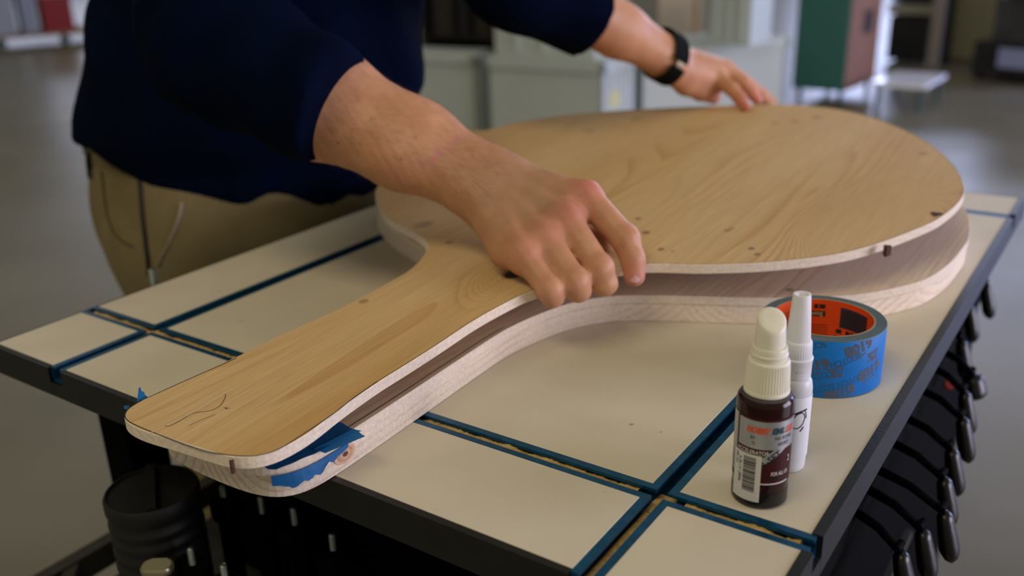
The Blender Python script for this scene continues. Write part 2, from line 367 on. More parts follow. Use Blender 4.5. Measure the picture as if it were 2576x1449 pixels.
# sawdust in the slots: a thin uneven heap
def dust_strip(x0, x1, y0, y1, zb, h, nx, ny, along):
    xs_ = np.linspace(x0, x1, nx); ys_ = np.linspace(y0, y1, ny); V = []
    for iy, y in enumerate(ys_):
        for ix, x in enumerate(xs_):
            e = mnoise.noise(Vector((x * 60, y * 60, 3))) ; e2 = mnoise.noise(Vector((x * 380, y * 380, 9)))
            edge = min(ix, nx - 1 - ix) if along == 'y' else min(iy, ny - 1 - iy)
            z = zb + h * (.70 + .22 * e + .12 * e2) * (1 if edge > 0 else .3)
            V.append((x, y, max(z, zb - .002)))
    F = [(j * nx + i, j * nx + i + 1, (j + 1) * nx + i + 1, (j + 1) * nx + i) for j in range(ny - 1) for i in range(nx - 1)]
    return np.array(V), F
M_dust = mat('sawdust', srgb(206, 172, 112), .95, spec=.1, bump=1., bscale=900, var=.25, vscale=260, bdist=.001)
ds = []
for (a, b, lo, hi) in [(.005, .612, .0895, .1046), (.645, .720, .0895, .1046)]:
    ds.append(dust_strip(a, b, lo, hi, -.0128, .0125, int((b - a) / .002), 9, 'x'))
ds.append(dust_strip(.6210, .6365, .004, .086, -.0128, .0062, 7, 60, 'y'))
ds.append(dust_strip(.6205, .6370, .088, .112, -.0128, .0040, 8, 14, 'y'))
ds.append(dust_strip(.0960, .1110, .12, .52, -.0128, .0030, 6, 200, 'y'))
ds.append(dust_strip(.0945, .1125, .086, .108, -.0128, .0075, 8, 14, 'y'))
sd = obj('sawdust', *join(*ds), M_dust, smooth=True)
setp(sd, 'pale tan sawdust packed in the blue slots of the table', 'sawdust', kind='stuff')

# ------------------------------------------------------------------ the two paddle-shaped boards
SL, D0 = .05, .0475
UPX = [(304.9,1043),(313,1030),(345.6,1012.8),(369,1001),(480,951),(594.7,897),(760,818),(850,779),(960,720),(1026.7,681.6),(1057,654),(1077,615),(1040,583),(988,557),(966,538),(949,505),(945,477),
None,(1215,330),(1300,308),(1400,292),(1500,282),(1600,275),(1700,270),(1800,266),(1930,263),(2000,264),(2100,273),(2200,297),(2300,338),(2370,385),(2410,430),(2426,468),(2424,492),(2402,520),(2370,545),(2340,562),(2240,602),(2150,630),(2050,648),(1900,662),(1750,666),(1620,664),
'm',(1335,733),(1300,748),(1200,802),(1100,868),(1010,925),(948.7,963),(851.7,1031),(778,1089),(699.6,1133),(647,1150),(581.6,1150),(516,1131),(437,1106),(358.7,1083.6),(318,1063)]
pts = []
for q in UPX:
    if q is None: pts += [(.094, .455), (.073, .53), (.064, .61), (.066, .67)]
    elif q == 'm': pts += [(.4695, .290)]
    else: pts.append(tuple(atPlane(q, SL, D0)[:2]))
UO = smooth_poly(pts, 6, lap=5)
M_pineT = pine_top('pine_face', srgb(218, 188, 140), srgb(182, 132, 74), srgb(206, 168, 112),
    knots=[(.4655,.3998,.004,.7),(.4405,.4323,.0035,.6),(.4976,.3663,.0032,.7),(.5091,.3663,.002,.35),(.5693,.4029,.0032,.7),(.5792,.3915,.003,.6),(.5325,.4374,.0035,.45),(.5338,.4441,.0028,.4),(.4081,.2561,.0085,1.),(.6349,.7718,.006,.35),(.4519,.8685,.006,.4),(.4713,.8997,.006,.45),(.2455,.8081,.009,.3),(.3278,.1512,.004,.5),(.4316,.8491,.006,.3),(.2183,.7208,.008,.3),(.3078,.295,.004,.5),(.2515,.3249,.01,.35)],
    ringc=[(.645, .515, .9, .004), (.408, .262, .35, .0016)])
M_edgeT = pine_edge('pine_edge', srgb(238, 222, 204), srgb(196, 158, 112), .03, -.02, 170., .18)
M_pineB = pine_top('pine_face_lower', srgb(234, 214, 192), srgb(192, 150, 112), srgb(224, 196, 166), shift=3.3,
    knots=[(.6, .425, .004, .6), (.45, .27, .004, .4)])
M_edgeB = pine_edge('pine_edge_thick', srgb(240, 224, 206), srgb(190, 142, 96), .045, .045, 150., .5)
def board(name, outline, zt_fn, th, mtop, medge, parent, bev=.0005, ragged=0.):
    n = len(outline); O = outline
    I = offset_in(O, bev); I2 = offset_in(O, .004)
    def lay(P, dz, rg=0.):
        z = zt_fn(P[:, 0], P[:, 1]) + dz
        if rg: z = z + rg * np.random.RandomState(3).randn(len(P))
        return np.c_[P, z]
    O2 = O.copy()
    rings = [lay(I2, 0), lay(I, 0), lay(O, -bev), lay(O, -th + bev), lay(offset_in(O, .0012), -th, ragged)]
    V = np.vstack(rings); F = []; fm = []
    for i in range(len(rings) - 1):
        for j in range(n):
            k = (j + 1) % n; F.append((i * n + j, i * n + k, (i + 1) * n + k, (i + 1) * n + j)); fm.append(0 if i < 1 else 1)
    F.append(tuple(range(n))[::-1]); fm.append(0); F.append(tuple((len(rings) - 1) * n + j for j in range(n))); fm.append(0)
    if .5 * np.sum(O[:, 0] * np.roll(O[:, 1], -1) - np.roll(O[:, 0], -1) * O[:, 1]) > 0: pass
    F = [f[::-1] for f in F]
    a = .5 * np.sum(O[:, 0] * np.roll(O[:, 1], -1) - np.roll(O[:, 0], -1) * O[:, 1])
    if a < 0: F = [f[::-1] for f in F]
    me = None
    return V, F, fm
THK = .0088
zt = lambda x, y: D0 + SL * y
topb = empty('upper_paddle_board', (.37, .4, .055), 'upper thin pine board cut like a giant paddle, held just above the glued one', 'board')
V, F, fm = board('b', UO, zt, THK, None, None, None, ragged=.0003)
part('plywood_sheet', V, F, parent=topb, mats=[M_pineT, M_edgeT], fmat=fm)
# knot holes that break the edge
M_knot = mat('dark_knot', srgb(70, 38, 20), .8, var=.3, vscale=200)
def zat(x, y): return D0 + SL * y
for (kx, ky, rr, hh) in [(.6925, .5630, .0052, .0007), (.6735, .4590, .0030, .0004), (.4185, -.0683, .0012, .0004)]:
    n_ = 14; t = np.linspace(0, 2 * math.pi, n_, endpoint=False)
    rj = 1 + .25 * np.sin(3 * t + kx * 9)
    base = np.c_[kx + rr * rj * np.cos(t), ky + rr * 1.2 * rj * np.sin(t)]
    r1 = np.c_[base, zat(base[:, 0], base[:, 1]) - THK * .98]; r2 = np.c_[base, zat(base[:, 0], base[:, 1]) + hh * .4]
    part('knot', *loft([r1, r2]), M_knot, topb)
# oval dark knot near the hand
t = np.linspace(0, 2 * math.pi, 20, endpoint=False); bb = np.c_[.4085 + .0062 * np.cos(t), .2560 + .0098 * np.sin(t)]
part('knot', *loft([np.c_[bb, zat(bb[:, 0], bb[:, 1]) - .001], np.c_[bb, zat(bb[:, 0], bb[:, 1]) + .0001]]), M_knot, topb)
def ribbon(P, wd, zf, dz=.00015):
    P = np.array(P, float); T = np.gradient(P, axis=0); T /= np.linalg.norm(T, axis=1)[:, None]; Nn = np.c_[-T[:, 1], T[:, 0]]
    wd = np.broadcast_to(wd, (len(P),))[:, None]
    A = P + Nn * wd / 2; B = P - Nn * wd / 2
    V = np.vstack([np.c_[A, zf(A[:, 0], A[:, 1]) + dz], np.c_[B, zf(B[:, 0], B[:, 1]) + dz]]); n = len(P)
    return V, [(i, i + 1, n + i + 1, n + i) for i in range(n - 1)]
M_pen = mat('pencil_black', srgb(30, 26, 20), .6)
M_scr = mat('pale_scratch', srgb(235, 222, 196), .6)
def pxl(L_): return np.array([atPlane(q, SL, D0)[:2] for q in L_])
def dense(P, n=8):
    P = np.array(P, float); t = np.linspace(0, len(P) - 1, (len(P) - 1) * n + 1); i = np.clip(t.astype(int), 0, len(P) - 2); f = (t - i)[:, None]
    Pp = np.vstack([2 * P[0] - P[1], P, 2 * P[-1] - P[-2]])
    a, b, c, d = Pp[i], Pp[i + 1], Pp[i + 2], Pp[i + 3]
    return .5 * ((2 * b) + (-a + c) * f + (2 * a - 5 * b + 4 * c - d) * f ** 2 + (-a + 3 * b - 3 * c + d) * f ** 3)
def cropc(L_): return [(280 + x / 3.813, 900 + y / 3.813) for x, y in L_]
outl = dense(pxl(cropc([(1200, 5), (700, 225), (340, 388), (230, 440), (160, 495), (132, 545), (140, 585), (200, 630), (370, 705), (700, 830), (900, 895), (1100, 930), (1300, 945), (1440, 930), (1600, 880), (1800, 760), (2100, 560), (2300, 405), (2550, 230)])), 8)
V, F = ribbon(outl, .0008, zat); part('pencil_outline', V, F, M_pen, topb, label='black pencil outline near the edge of the handle')
for L_, wv, mm_, nm in [([(365, 728), (520, 655), (790, 525), (1070, 350), (1180, 300)], .0006, M_scr, 'scratch'), ([(510, 655), (560, 655), (650, 610), (780, 535), (860, 522), (960, 505), (1040, 465), (1085, 400), (1097, 360), (1085, 350)], .0004, M_pen, 'pencil_mark'),
                    ([(740, 655), (870, 595), (1000, 545)], .0003, M_pen, 'pencil_mark'), ([(1080, 483), (1110, 480), (1095, 492), (1120, 490)], .0004, M_pen, 'pencil_mark'), ([(1125, 485), (1138, 487)], .0005, M_pen, 'pencil_mark')]:
    V, F = ribbon(dense(pxl(cropc(L_)), 6), wv, zat, .0002); part(nm, V, F, mm_, topb)
V, F = ribbon(pxl([(1625, 668), (1800, 565), (1990, 480)]), .0004, zat); part('scratch', V, F, M_scr, topb)
# outline pencil line round the head's near edge
pl = offset_in(UO, .0011); sel = [(p[1] > .30 and p[0] > .44) or (p[0] > .36 and p[1] > .02 and p[1] < .24) for p in pl]
idx = [i for i in range(len(pl)) if sel[i]]
# contiguous runs
runs = []; cur = [idx[0]]
for a in idx[1:]:
    if a == cur[-1] + 1: cur.append(a)
    else: runs.append(cur); cur = [a]
runs.append(cur)
for rn in runs:
    if len(rn) > 8: V, F = ribbon(pl[rn], .0004, zat); part('pencil_outline', V, F, M_pen, topb)

# lower, glued-up blank
LTX = [(948.7,1041.6),(1075,958),(1200,875),(1287,821),(1375,783),(1433,762.9),(1506,748),(1578.6,742.5),(1695,744),(1811.5,747),(1942.5,749.7),(2143,742.8),(2226,730),(2295,713.8),(2336.6,700),(2393,660),(2425.6,619)]
ZL = .0262
rt = [tuple(atZ(q, ZL)[:2]) for q in LTX] + [(.7115, .660)]
AX = .3665
th = np.linspace(math.radians(8), math.radians(90), 10)[1:]
rt += [(AX + .345 * math.cos(a), .655 + .318 * math.sin(a)) for a in th]
right = [(.433, .0), (.4315, -.025), (.4225, -.041), (.402, -.0475), (.3665, -.0495)][::-1] + rt
left = [(2 * AX - x - .009 * max(0, min(1, (.06 - y) / .08)), y) for x, y in right[::-1]][1:-1]
LO = smooth_poly(right + left, 6, lap=10)
blank = empty('laminated_paddle_blank', (AX, .45, 0), 'thicker glued-up paddle-shaped pine blank lying flat on the table', 'board')
TH2 = .0085; zthin = lambda x, y: ZL + 0 * x; zthick = lambda x, y: ZL - TH2 - .0003 + 0 * x
LO_thick = offset_in(LO, .0006)
V, F, fm = board('b', LO, zthin, TH2, None, None, None, ragged=.0003)
part('thin_layer', V, F, parent=blank, mats=[M_pineB, M_edgeT], fmat=fm, label='thin upper layer of the glued blank')
m_ = LO_thick.copy(); tipm = m_[:, 1] < 0; m_[tipm, 1] = m_[tipm, 1] * .93
V, F, fm = board('b', m_, zthick, ZL - TH2 - .0003, None, None, None, ragged=0)
part('thick_layer', V, F, parent=blank, mats=[M_pineB, M_edgeB], fmat=fm, label='thick lower layer with curved growth rings on its edge')
t = np.linspace(0, 2 * math.pi, 16, endpoint=False)
plo = offset_in(LO, .005); idx = [i for i in range(len(plo)) if plo[i, 0] > .36 and plo[i, 1] > -.03 and plo[i, 1] < .22]
V, F = ribbon(plo[idx], .0007, lambda x, y: ZL + 0 * x); part('pencil_outline', V, F, M_pen, blank)
plo = offset_in(LO, .001); idx = [i for i in range(len(plo)) if plo[i, 0] > .40 and plo[i, 1] > .22 and plo[i, 1] < .7]
V, F = ribbon(plo[idx], .0004, lambda x, y: ZL + 0 * x); part('pencil_outline', V, F, M_pen, blank)
# round knot with rings on the handle's right edge
kc = np.array([.4338, .012, .0125])
for rr, col, dx in [(.0090, srgb(214, 180, 150), .0002), (.0066, srgb(196, 150, 118), .0004), (.0048, srgb(206, 168, 138), .0006), (.0022, srgb(96, 66, 48), .0008)]:
    part('knot', *loft([kc + np.c_[0 * t + d, rr * 1.15 * np.cos(t), rr * np.sin(t) * .8] for d in (-.004, dx - .0008)]), mat('knot_%d' % int(rr * 1e5), col, .8, var=.1, vscale=300), blank)
# low spacers between lower blank and the raised board is only the gap of air at the head; tape wads at the tip
M_tape = mat('blue_masking_tape', srgb(20, 94, 152), .6, spec=.3, bump=.5, bscale=500, var=.08, vscale=60, bdist=.0004)
def tape_sheet(name, L3, label, thick=.00018, seed=1):
    """polygon (fan-filled strip pairs) of 3D points with jagged rim"""
    A, B = L3; n = len(A)
    V = np.vstack([A, B, np.array(A) - [0, 0, thick], np.array(B) - [0, 0, thick]]); F = []
    for i in range(n - 1):
        F.append((i, i + 1, n + i + 1, n + i)); F.append((2 * n + i, 3 * n + i, 3 * n + i + 1, 2 * n + i + 1))
        F.append((i, 2 * n + i, 2 * n + i + 1, i + 1)); F.append((n + i, n + i + 1, 3 * n + i + 1, 3 * n + i))
    return V, F
tape_p = empty('torn_masking_tape', (.42, -.02, ZL), 'torn blue masking tape stuck under the handle tip and folded over its right edge', 'tape')
rs = np.random.RandomState(5)
zz = ZL + .0004
def grid_sheet(fn, nu, nv, thick=.0002):
    V = [fn(u, v) for v in np.linspace(0, 1, nv) for u in np.linspace(0, 1, nu)]; V = np.array(V)
    F = [(j * nu + i, j * nu + i + 1, (j + 1) * nu + i + 1, (j + 1) * nu + i) for j in range(nv - 1) for i in range(nu - 1)]
    return V, F
# sheet on the lower blank's top near the tip
def f1(u, v):
    y = -.043 + u * .066; 
    xr = .4295 + .008 * min(1, max(0, (y + .043) / .03)) * .9 - .0015
    xr += .006 * max(0, (y - .004) / .02) * .9
    x = .345 + (xr - .345) * v
    y2 = y + .0035 * mnoise.noise(Vector((v * 7, u * 3, 1))) * (1 if u in (0, 1) else 0)
    return (x, y2, zz + .0012 * abs(mnoise.noise(Vector((x * 60, y * 60, 2)))) + .002 * max(0, v - .9) * 2)
part('flat_strip', *grid_sheet(f1, 26, 30), M_tape, tape_p, smooth=True)
def f2(u, v):   # fold down over the side edge, ragged lower rim
    y = -.040 + u * .055
    q_ = LO[(LO[:, 0] > .385) & (LO[:, 1] < .06)]; q_ = q_[np.argsort(q_[:, 1])]; xr = float(np.interp(y, q_[:, 1], q_[:, 0]))
    rag = .0075 + .0022 * math.sin(u * 7) + .0030 * mnoise.noise(Vector((u * 9, 5, 1))) + .0012 * mnoise.noise(Vector((u * 40, 5, 1)))
    rag *= 1 - .75 * max(0, (u - .6) / .4)
    out = .0014 + .0026 * v * math.sin(u * 3.1) + .0006 * mnoise.noise(Vector((u * 6, v * 3, 8)))
    return (xr + out, y - .002 * (1 - u), ZL - .0065 - v * rag)
part('torn_flap', *grid_sheet(f2, 40, 6), M_tape, tape_p, smooth=True)
def f3(u, v):   # free corner sticking out past the edge
    a = np.array([.430, -.012, zz + .001]); b = np.array([.4355, .0205, zz + .002]); c = np.array([.4475, .0185, zz + .0005]); d = np.array([.438, -.010, zz - .001])
    P = (a * (1 - u) + b * u) * (1 - v) + (d * (1 - u) + c * u) * v
    P[1] += .0012 * mnoise.noise(Vector((u * 12, v * 12, 4))); return tuple(P)
part('loose_corner', *grid_sheet(f3, 16, 8), M_tape, tape_p, smooth=True)
# white torn paper edge
def f4(u, v):
    y = -.036 + u * .050; i = np.argmin(abs(LO[:, 1] - y) + 10 * (LO[:, 0] < .40)); xr = LO[i, 0]
    return (xr + .0022, y - .001, ZL - .0050 - v * (.0018 + .001 * mnoise.noise(Vector((u * 30, 1, 1)))))
def card(pA, pB, pC, pD, nm, parent, m=M_tape, amp=.001):
    pA, pB, pC, pD = map(np.array, (pA, pB, pC, pD))
    def f(u, v):
        P = (pA * (1 - u) + pB * u) * (1 - v) + (pD * (1 - u) + pC * u) * v
        k = mnoise.noise(Vector((u * 5 + pA[0] * 99, v * 5, 2))); return tuple(P + amp * k)
    return part(nm, *grid_sheet(f, 10, 8), m, parent, smooth=True)
tl = empty('masking_tape_scrap', (.302, -.035, .04), 'small blue tape scrap curling up behind the left edge of the handle', 'tape')
a = atPlane((349, 975), SL, D0 + .004); b_ = atPlane((345, 1014), SL, D0 - .002); c_ = atPlane((372, 1000), SL, D0 - .002)
card(a, a + [.0006, .0006, 0], c_, b_, 'curl', tl, amp=.0008)
ts = empty('masking_tape_shred', (.298, -.055, .04), 'tiny blue tape shred poking out at the handle\'s left corner', 'tape')
a = atPlane((311, 1021), SL, D0 - .003); b_ = atPlane((325, 1019), SL, D0 - .003); c_ = atPlane((325, 1030), SL, D0 - .004); d_ = atPlane((313, 1029), SL, D0 - .004)
card(a, b_, c_, d_, 'shred', ts, amp=.0005)
#@@PART2
# ------------------------------------------------------------------ signed-distance modelling
def rc(P, a, b, ra, rb):
    """round cone between a and b"""
    a = np.asarray(a, np.float32); b = np.asarray(b, np.float32); ba = b - a; l2 = float(ba @ ba); pa = P - a
    h = np.clip((pa @ ba) / l2, 0, 1); d = pa - h[:, None] * ba
    return np.sqrt((d * d).sum(1)) - (ra + (rb - ra) * h)
def ell(P, c, ax, r):
    """ellipsoid with rows of ax as axes"""
    q = (P - np.asarray(c, np.float32)) @ np.asarray(ax, np.float32).T / np.asarray(r, np.float32)
    k = np.sqrt((q * q).sum(1)) + 1e-6
    return (k - 1) * min(r) * (1 if True else 0)
def smin(a, b, k):
    h = np.clip(.5 + .5 * (b - a) / k, 0, 1); return b * (1 - h) + a * h - k * h * (1 - h)
def smax(a, b, k): return -smin(-a, -b, k)
def nets(fn, lo, hi, h):
    """sparse surface nets; fn(P)->d"""
    lo = np.array(lo, float); hi = np.array(hi, float); B = 8
    nb = np.ceil((hi - lo) / (h * B)).astype(int); n = nb * B + 1
    G = np.full(n, 1., np.float32)
    bc = np.stack(np.meshgrid(*[np.arange(k) for k in nb], indexing='ij'), -1).reshape(-1, 3)
    cen = lo + (bc + .5) * B * h
    d = fn(cen.astype(np.float32)); act = bc[np.abs(d) < B * h * 1.25]
    ins = bc[d <= -B * h * 1.25]
    for b in ins: G[b[0] * B:b[0] * B + B + 1, b[1] * B:b[1] * B + B + 1, b[2] * B:b[2] * B + B + 1] = -1
    loc = np.stack(np.meshgrid(*[np.arange(B + 1)] * 3, indexing='ij'), -1).reshape(-1, 3)
    idx = (act[:, None] * B + loc[None]).reshape(-1, 3)
    CH = 600000
    for s in range(0, len(idx), CH):
        q = idx[s:s + CH]; G[q[:, 0], q[:, 1], q[:, 2]] = fn((lo + q * h).astype(np.float32))
    S = G < 0
    c = np.zeros(tuple(n - 1), np.int8)
    for i in (0, 1):
        for j in (0, 1):
            for k in (0, 1): c += S[i:n[0] - 1 + i, j:n[1] - 1 + j, k:n[2] - 1 + k]
    A = np.argwhere((c > 0) & (c < 8)); num = np.full(tuple(n - 1), -1, np.int64); num[A[:, 0], A[:, 1], A[:, 2]] = np.arange(len(A))
    acc = np.zeros((len(A), 3)); cnt = np.zeros(len(A))
    cor = [(i, j, k) for i in (0, 1) for j in (0, 1) for k in (0, 1)]
    val = {q: G[A[:, 0] + q[0], A[:, 1] + q[1], A[:, 2] + q[2]] for q in cor}
    for q in cor:
        for ax in range(3):
            if q[ax] == 0:
                r = list(q); r[ax] = 1; r = tuple(r); a, b = val[q], val[r]; m = (a < 0) != (b < 0)
                t = np.where(m, a / np.where(a - b == 0, 1, a - b), 0)
                p = np.repeat(np.array([q], float), len(A), 0); p[:, ax] += t
                acc[m] += p[m]; cnt += m
    V = lo + (A + acc / np.maximum(cnt, 1)[:, None]) * h
    F = []
    for ax in range(3):
        u, v = [(1, 2), (2, 0), (0, 1)][ax]
        sl0 = [slice(None)] * 3; sl1 = [slice(None)] * 3; sl0[ax] = slice(0, -1); sl1[ax] = slice(1, None)
        s0, s1 = S[tuple(sl0)], S[tuple(sl1)]
        E_ = np.argwhere(s0 != s1)
        E_ = E_[(E_[:, u] > 0) & (E_[:, v] > 0) & (E_[:, u] < n[u] - 1) & (E_[:, v] < n[v] - 1)]
        inside = s0[E_[:, 0], E_[:, 1], E_[:, 2]]
        def at(du, dv):
            q = E_.copy(); q[:, u] -= du; q[:, v] -= dv; return num[q[:, 0], q[:, 1], q[:, 2]]
        quad = np.stack([at(1, 1), at(0, 1), at(0, 0), at(1, 0)], 1)
        quad[~inside] = quad[~inside][:, ::-1]
        F.append(quad)
    F = np.vstack(F); F = F[(F >= 0).all(1)]
    return V, F
def nrm(v): v = np.asarray(v, float); return v / np.linalg.norm(v)

# ------------------------------------------------------------------ the person
GH = nrm([FW[0], FW[1], 0]); PR = np.array([GH[1], -GH[0], 0.])   # directions used only to read the outline off the photograph
TC = np.array([-.22, .50])
def ring_from(yl, xl, xr):
    """torso ring whose silhouette passes (xl,y) and (xr,y)"""
    def hit(px):
        d = ray(px); t = ((TC[0] - CAM[0]) * GH[0] + (TC[1] - CAM[1]) * GH[1]) / (d[0] * GH[0] + d[1] * GH[1]); return CAM + d * t
    a, b = hit((xl, yl)), hit((xr, yl)); c = (a + b) / 2; return c, np.linalg.norm((a - b)[:2]) / 2
# --- right arm (near the camera)
def J(px, D, deep=0.): return atD(px, D + deep)
RW = J((1228, 462), .838, .018)
pm, rm, mm2, im = J((1318, 645), .790, .008), J((1370, 602), .800, .009), J((1423, 552), .814, .010), J((1474, 496), .836, .010)
pp, rp, mp_, ip = J((1384, 728), .774, .008), J((1447, 709), .780, .008), J((1507, 676), .794, .008), J((1573, 602), .820, .008)
acr = nrm(im - pm); fore_r = J((560, 118), .985)
hdir = nrm(mm2 - RW); dors = nrm(np.cross(acr, hdir)); dors = dors if dors[2] > 0 else -dors
def under(pip, px1, D1, dirin, l2):
    dip = atD(px1, D1); tip = dip + nrm(dirin) * l2; return dip, tip
inw = np.array([-.80, .46, -.10])
pd, pt = under(pp, (1390, 744), .787, inw, .017)
rd, rt_ = under(rp, (1455, 728), .794, inw, .019)
md, mt = under(mp_, (1521, 712), .807, inw, .019)
idp = J((1592, 652), .822, .002); itp = J((1596, 694), .826, .0)
FR = [(pm, pp, pd, pt, .0118, .0104, .0098, .0084), (rm, rp, rd, rt_, .0130, .0115, .0108, .0092), (mm2, mp_, md, mt, .0134, .0119, .0110, .0094), (im, ip, idp, itp, .0136, .0119, .0106, .0094)]
ELB = fore_r
fdir = nrm(RW - ELB)
def palm_sdf(P, Wc, MC, acr_, dors_, wr, k=.010):
    d = None
    for t_, m_, r0, r1 in zip((-.018, -.006, .006, .017), MC, (.0175, .0180, .0178, .0170), (.0140, .0150, .0152, .0148)):
        a = Wc + acr_ * t_ - dors_ * .002
        e = rc(P, a, np.array(m_) - dors_ * .004, r0, r1); d = e if d is None else smin(d, e, k)
    return d
def right_arm(P):
    hy = dict()
    d = palm_sdf(P, RW, (pm, rm, mm2, im), acr, dors, 0)
    # wrist / forearm as two bones then muscle
    for s, r0, r1, r2 in ((-1, .0228, .030, .044), (1, .0232, .031, .045)):
        a = RW + acr * s * .0115 - dors * .002; b = RW - fdir * .085 + acr * s * .0125 - dors * .003; c = RW - fdir * .19 + acr * s * .010 - dors * .008; e_ = ELB + acr * s * .008
        for q0, q1, s0, s1 in ((a, b, r0, r1), (b, c, r1, r2), (c, e_, r2, .047)):
            d = smin(d, rc(P, q0, q1, s0, s1), .022)
    # hypothenar and thenar pads
    d = smin(d, rc(P, RW - acr * .017 - dors * .010 + hdir * .016, np.array(pm) - dors * .013 - hdir * .022 + acr * .002, .0155, .0120), .014)
    # knuckle bumps and extensor tendons
    for m_ in (pm, rm, mm2, im):
        c = np.array(m_) + dors * .0030; d = smin(d, np.sqrt(((P - c.astype(np.float32)) ** 2).sum(1)) - .0100, .014)
        d = smin(d, rc(P, RW + acr * (np.dot(np.array(m_) - RW, acr)) * .25 + dors * .0105 + hdir * .014, np.array(m_) + dors * .0062, .0026, .0040), .012)
    # webbing between the finger roots
    for a_m, a_p, b_m, b_p in ((pm, pp, rm, rp), (rm, rp, mm2, mp_)):
        wq = (np.array(a_m) + b_m) / 2; wp = (np.array(a_p) + b_p) / 2
        d = smin(d, rc(P, wq - dors * .003 - hdir * .006, wq + (wp - wq) * .30 - dors * .004, .0115, .0075), .009)
    wq = (np.array(mm2) + im) / 2; wp = (np.array(mp_) + ip) / 2
    d = smin(d, rc(P, wq - dors * .003 - hdir * .010, wq + (wp - wq) * .10 - dors * .004, .0125, .0085), .010)
    for (m0, p0, d0_, t0, r0, r1, r2, r3) in FR:
        f = rc(P, m0, p0, r0, r1)
        f = smin(f, rc(P, p0, d0_, r1, r2), .003); f = smin(f, rc(P, d0_, t0, r2, r3), .003)
        f = smin(f, np.sqrt(((P - (np.array(p0) + dors * .0012).astype(np.float32)) ** 2).sum(1)) - r1 * 1.03, .004)
        d = smin(d, f, .0045)
    # thumb pressing the board behind the fingers
    c0_ = RW + acr * .022 + hdir * .012 - dors * .010; c1_ = J((1452, 540), .872, .0); c2_ = J((1500, 588), .876, .0); c3_ = J((1530, 628), .866, .0)
    c1_[2] = max(c1_[2], .088); c2_[2] = max(c2_[2], .080); c3_[2] = max(c3_[2], .0745)
    f = smin(rc(P, c0_, c1_, .0165, .0135), rc(P, c1_, c2_, .0125, .0112), .006); f = smin(f, rc(P, c2_, c3_, .0112, .0092), .004)
    d = smin(d, f, .009)
    d = smin(d, rc(P, RW + acr * .012 + hdir * .03 - dors * .012, np.array(im) - dors * .014 - hdir * .012, .013, .011), .012)
    # nail bed and skin creases
    s = P.astype(np.float32)
    d = d + .00035 * np.sin(s[:, 0] * 410 + 2 * np.sin(s[:, 1] * 160)) * np.sin(s[:, 1] * 390 + s[:, 2] * 300) * .5
    return d
# --- left arm (far)
LWp = atD((1675, 143), 1.375)
lim, lmm, lrm, lpm = atD((1800, 196), 1.425), atD((1822, 180), 1.446), atD((1828, 172), 1.468), atD((1824, 166), 1.490)
lacr = nrm(lim - lpm); lh = nrm(lmm - LWp); ldo = nrm(np.cross(lh, lacr)); ldo = ldo if ldo[2] > 0 else -ldo
lit = atPlane((1876, 266), SL, D0 + .008); lip_ = lim + (lit - lim) * .50 + ldo * .004
lmt = atPlane((1906, 252), SL, D0 + .004); lmp = lmm + (lmt - lmm) * .52 + ldo * .006
lrt = atPlane((1912, 250), SL, D0 + .002) + np.array([.006, .028, -.012]); lrp = lrm + (lrt - lrm) * .52 + ldo * .002
lpt = lrt + np.array([-.004, .024, .0]); lpp = lpm + (lpt - lpm) * .52 + ldo * .0
lth0 = LWp + lacr * .020 + lh * .012 - ldo * .008; lth1 = atD((1725, 212), 1.398); lth2 = atD((1762, 232), 1.412); lth3 = atPlane((1796, 246), SL, D0 + .011)
LELB = atD((1300, -70), 1.235); lfd = nrm(LWp - LELB)
def left_arm(P):
    d = palm_sdf(P, LWp, (lpm, lrm, lmm, lim), lacr, ldo, 0)
    for s in (-1, 1):
        a = LWp + lacr * s * .0105; b = LWp - lfd * .09 + lacr * s * .011; c = LELB + lfd * .07 + lacr * s * .010; e_ = LELB
        for q0, q1, s0, s1 in ((a, b, .0225, .029), (b, c, .029, .040), (c, e_, .040, .044)): d = smin(d, rc(P, q0, q1, s0, s1), .02)
    for m0, p0, t0, r0, r1, r3 in ((lim, lip_, lit, .0120, .0102, .0078), (lmm, lmp, lmt, .0120, .0102, .0078), (lrm, lrp, lrt, .0115, .0098, .0076), (lpm, lpp, lpt, .0105, .0088, .0068)):
        dp = p0 + (t0 - p0) * .55; f = smin(rc(P, m0, p0, r0, r1), rc(P, p0, dp, r1, r1 * .92), .003); f = smin(f, rc(P, dp, t0, r1 * .92, r3), .003); d = smin(d, f, .006)
    f = smin(rc(P, lth0, lth1, .0175, .0155), rc(P, lth1, lth2, .0145, .0125), .008); f = smin(f, rc(P, lth2, lth3, .0120, .0095), .005)
    d = smin(d, f, .012)
    d = smin(d, rc(P, LWp + lacr * .014 + lh * .03 - ldo * .012, lim - ldo * .014 - lh * .012, .014, .012), .014)
    return d
# --- torso rings
TR = []
for y, xl, xr in [(-60, 245, 1040), (0, 230, 1058), (65, 215, 1068), (130, 203, 1071), (180, 205, 1068), (225, 203, 1060), (270, 190, 1043), (310, 184, 1020), (345, 192, 990), (375, 208, 965)]:
    c, hw = ring_from(y, xl + 16, xr); TR.append((c[2], c[0], c[1], hw))
TR.sort()
TRz = np.array([t[0] for t in TR]); TRx = np.array([t[1] for t in TR]); TRy = np.array([t[2] for t in TR]); TRh = np.array([t[3] for t in TR])
hipx, hipy, hiph = TRx[0], TRy[0], TRh[0]
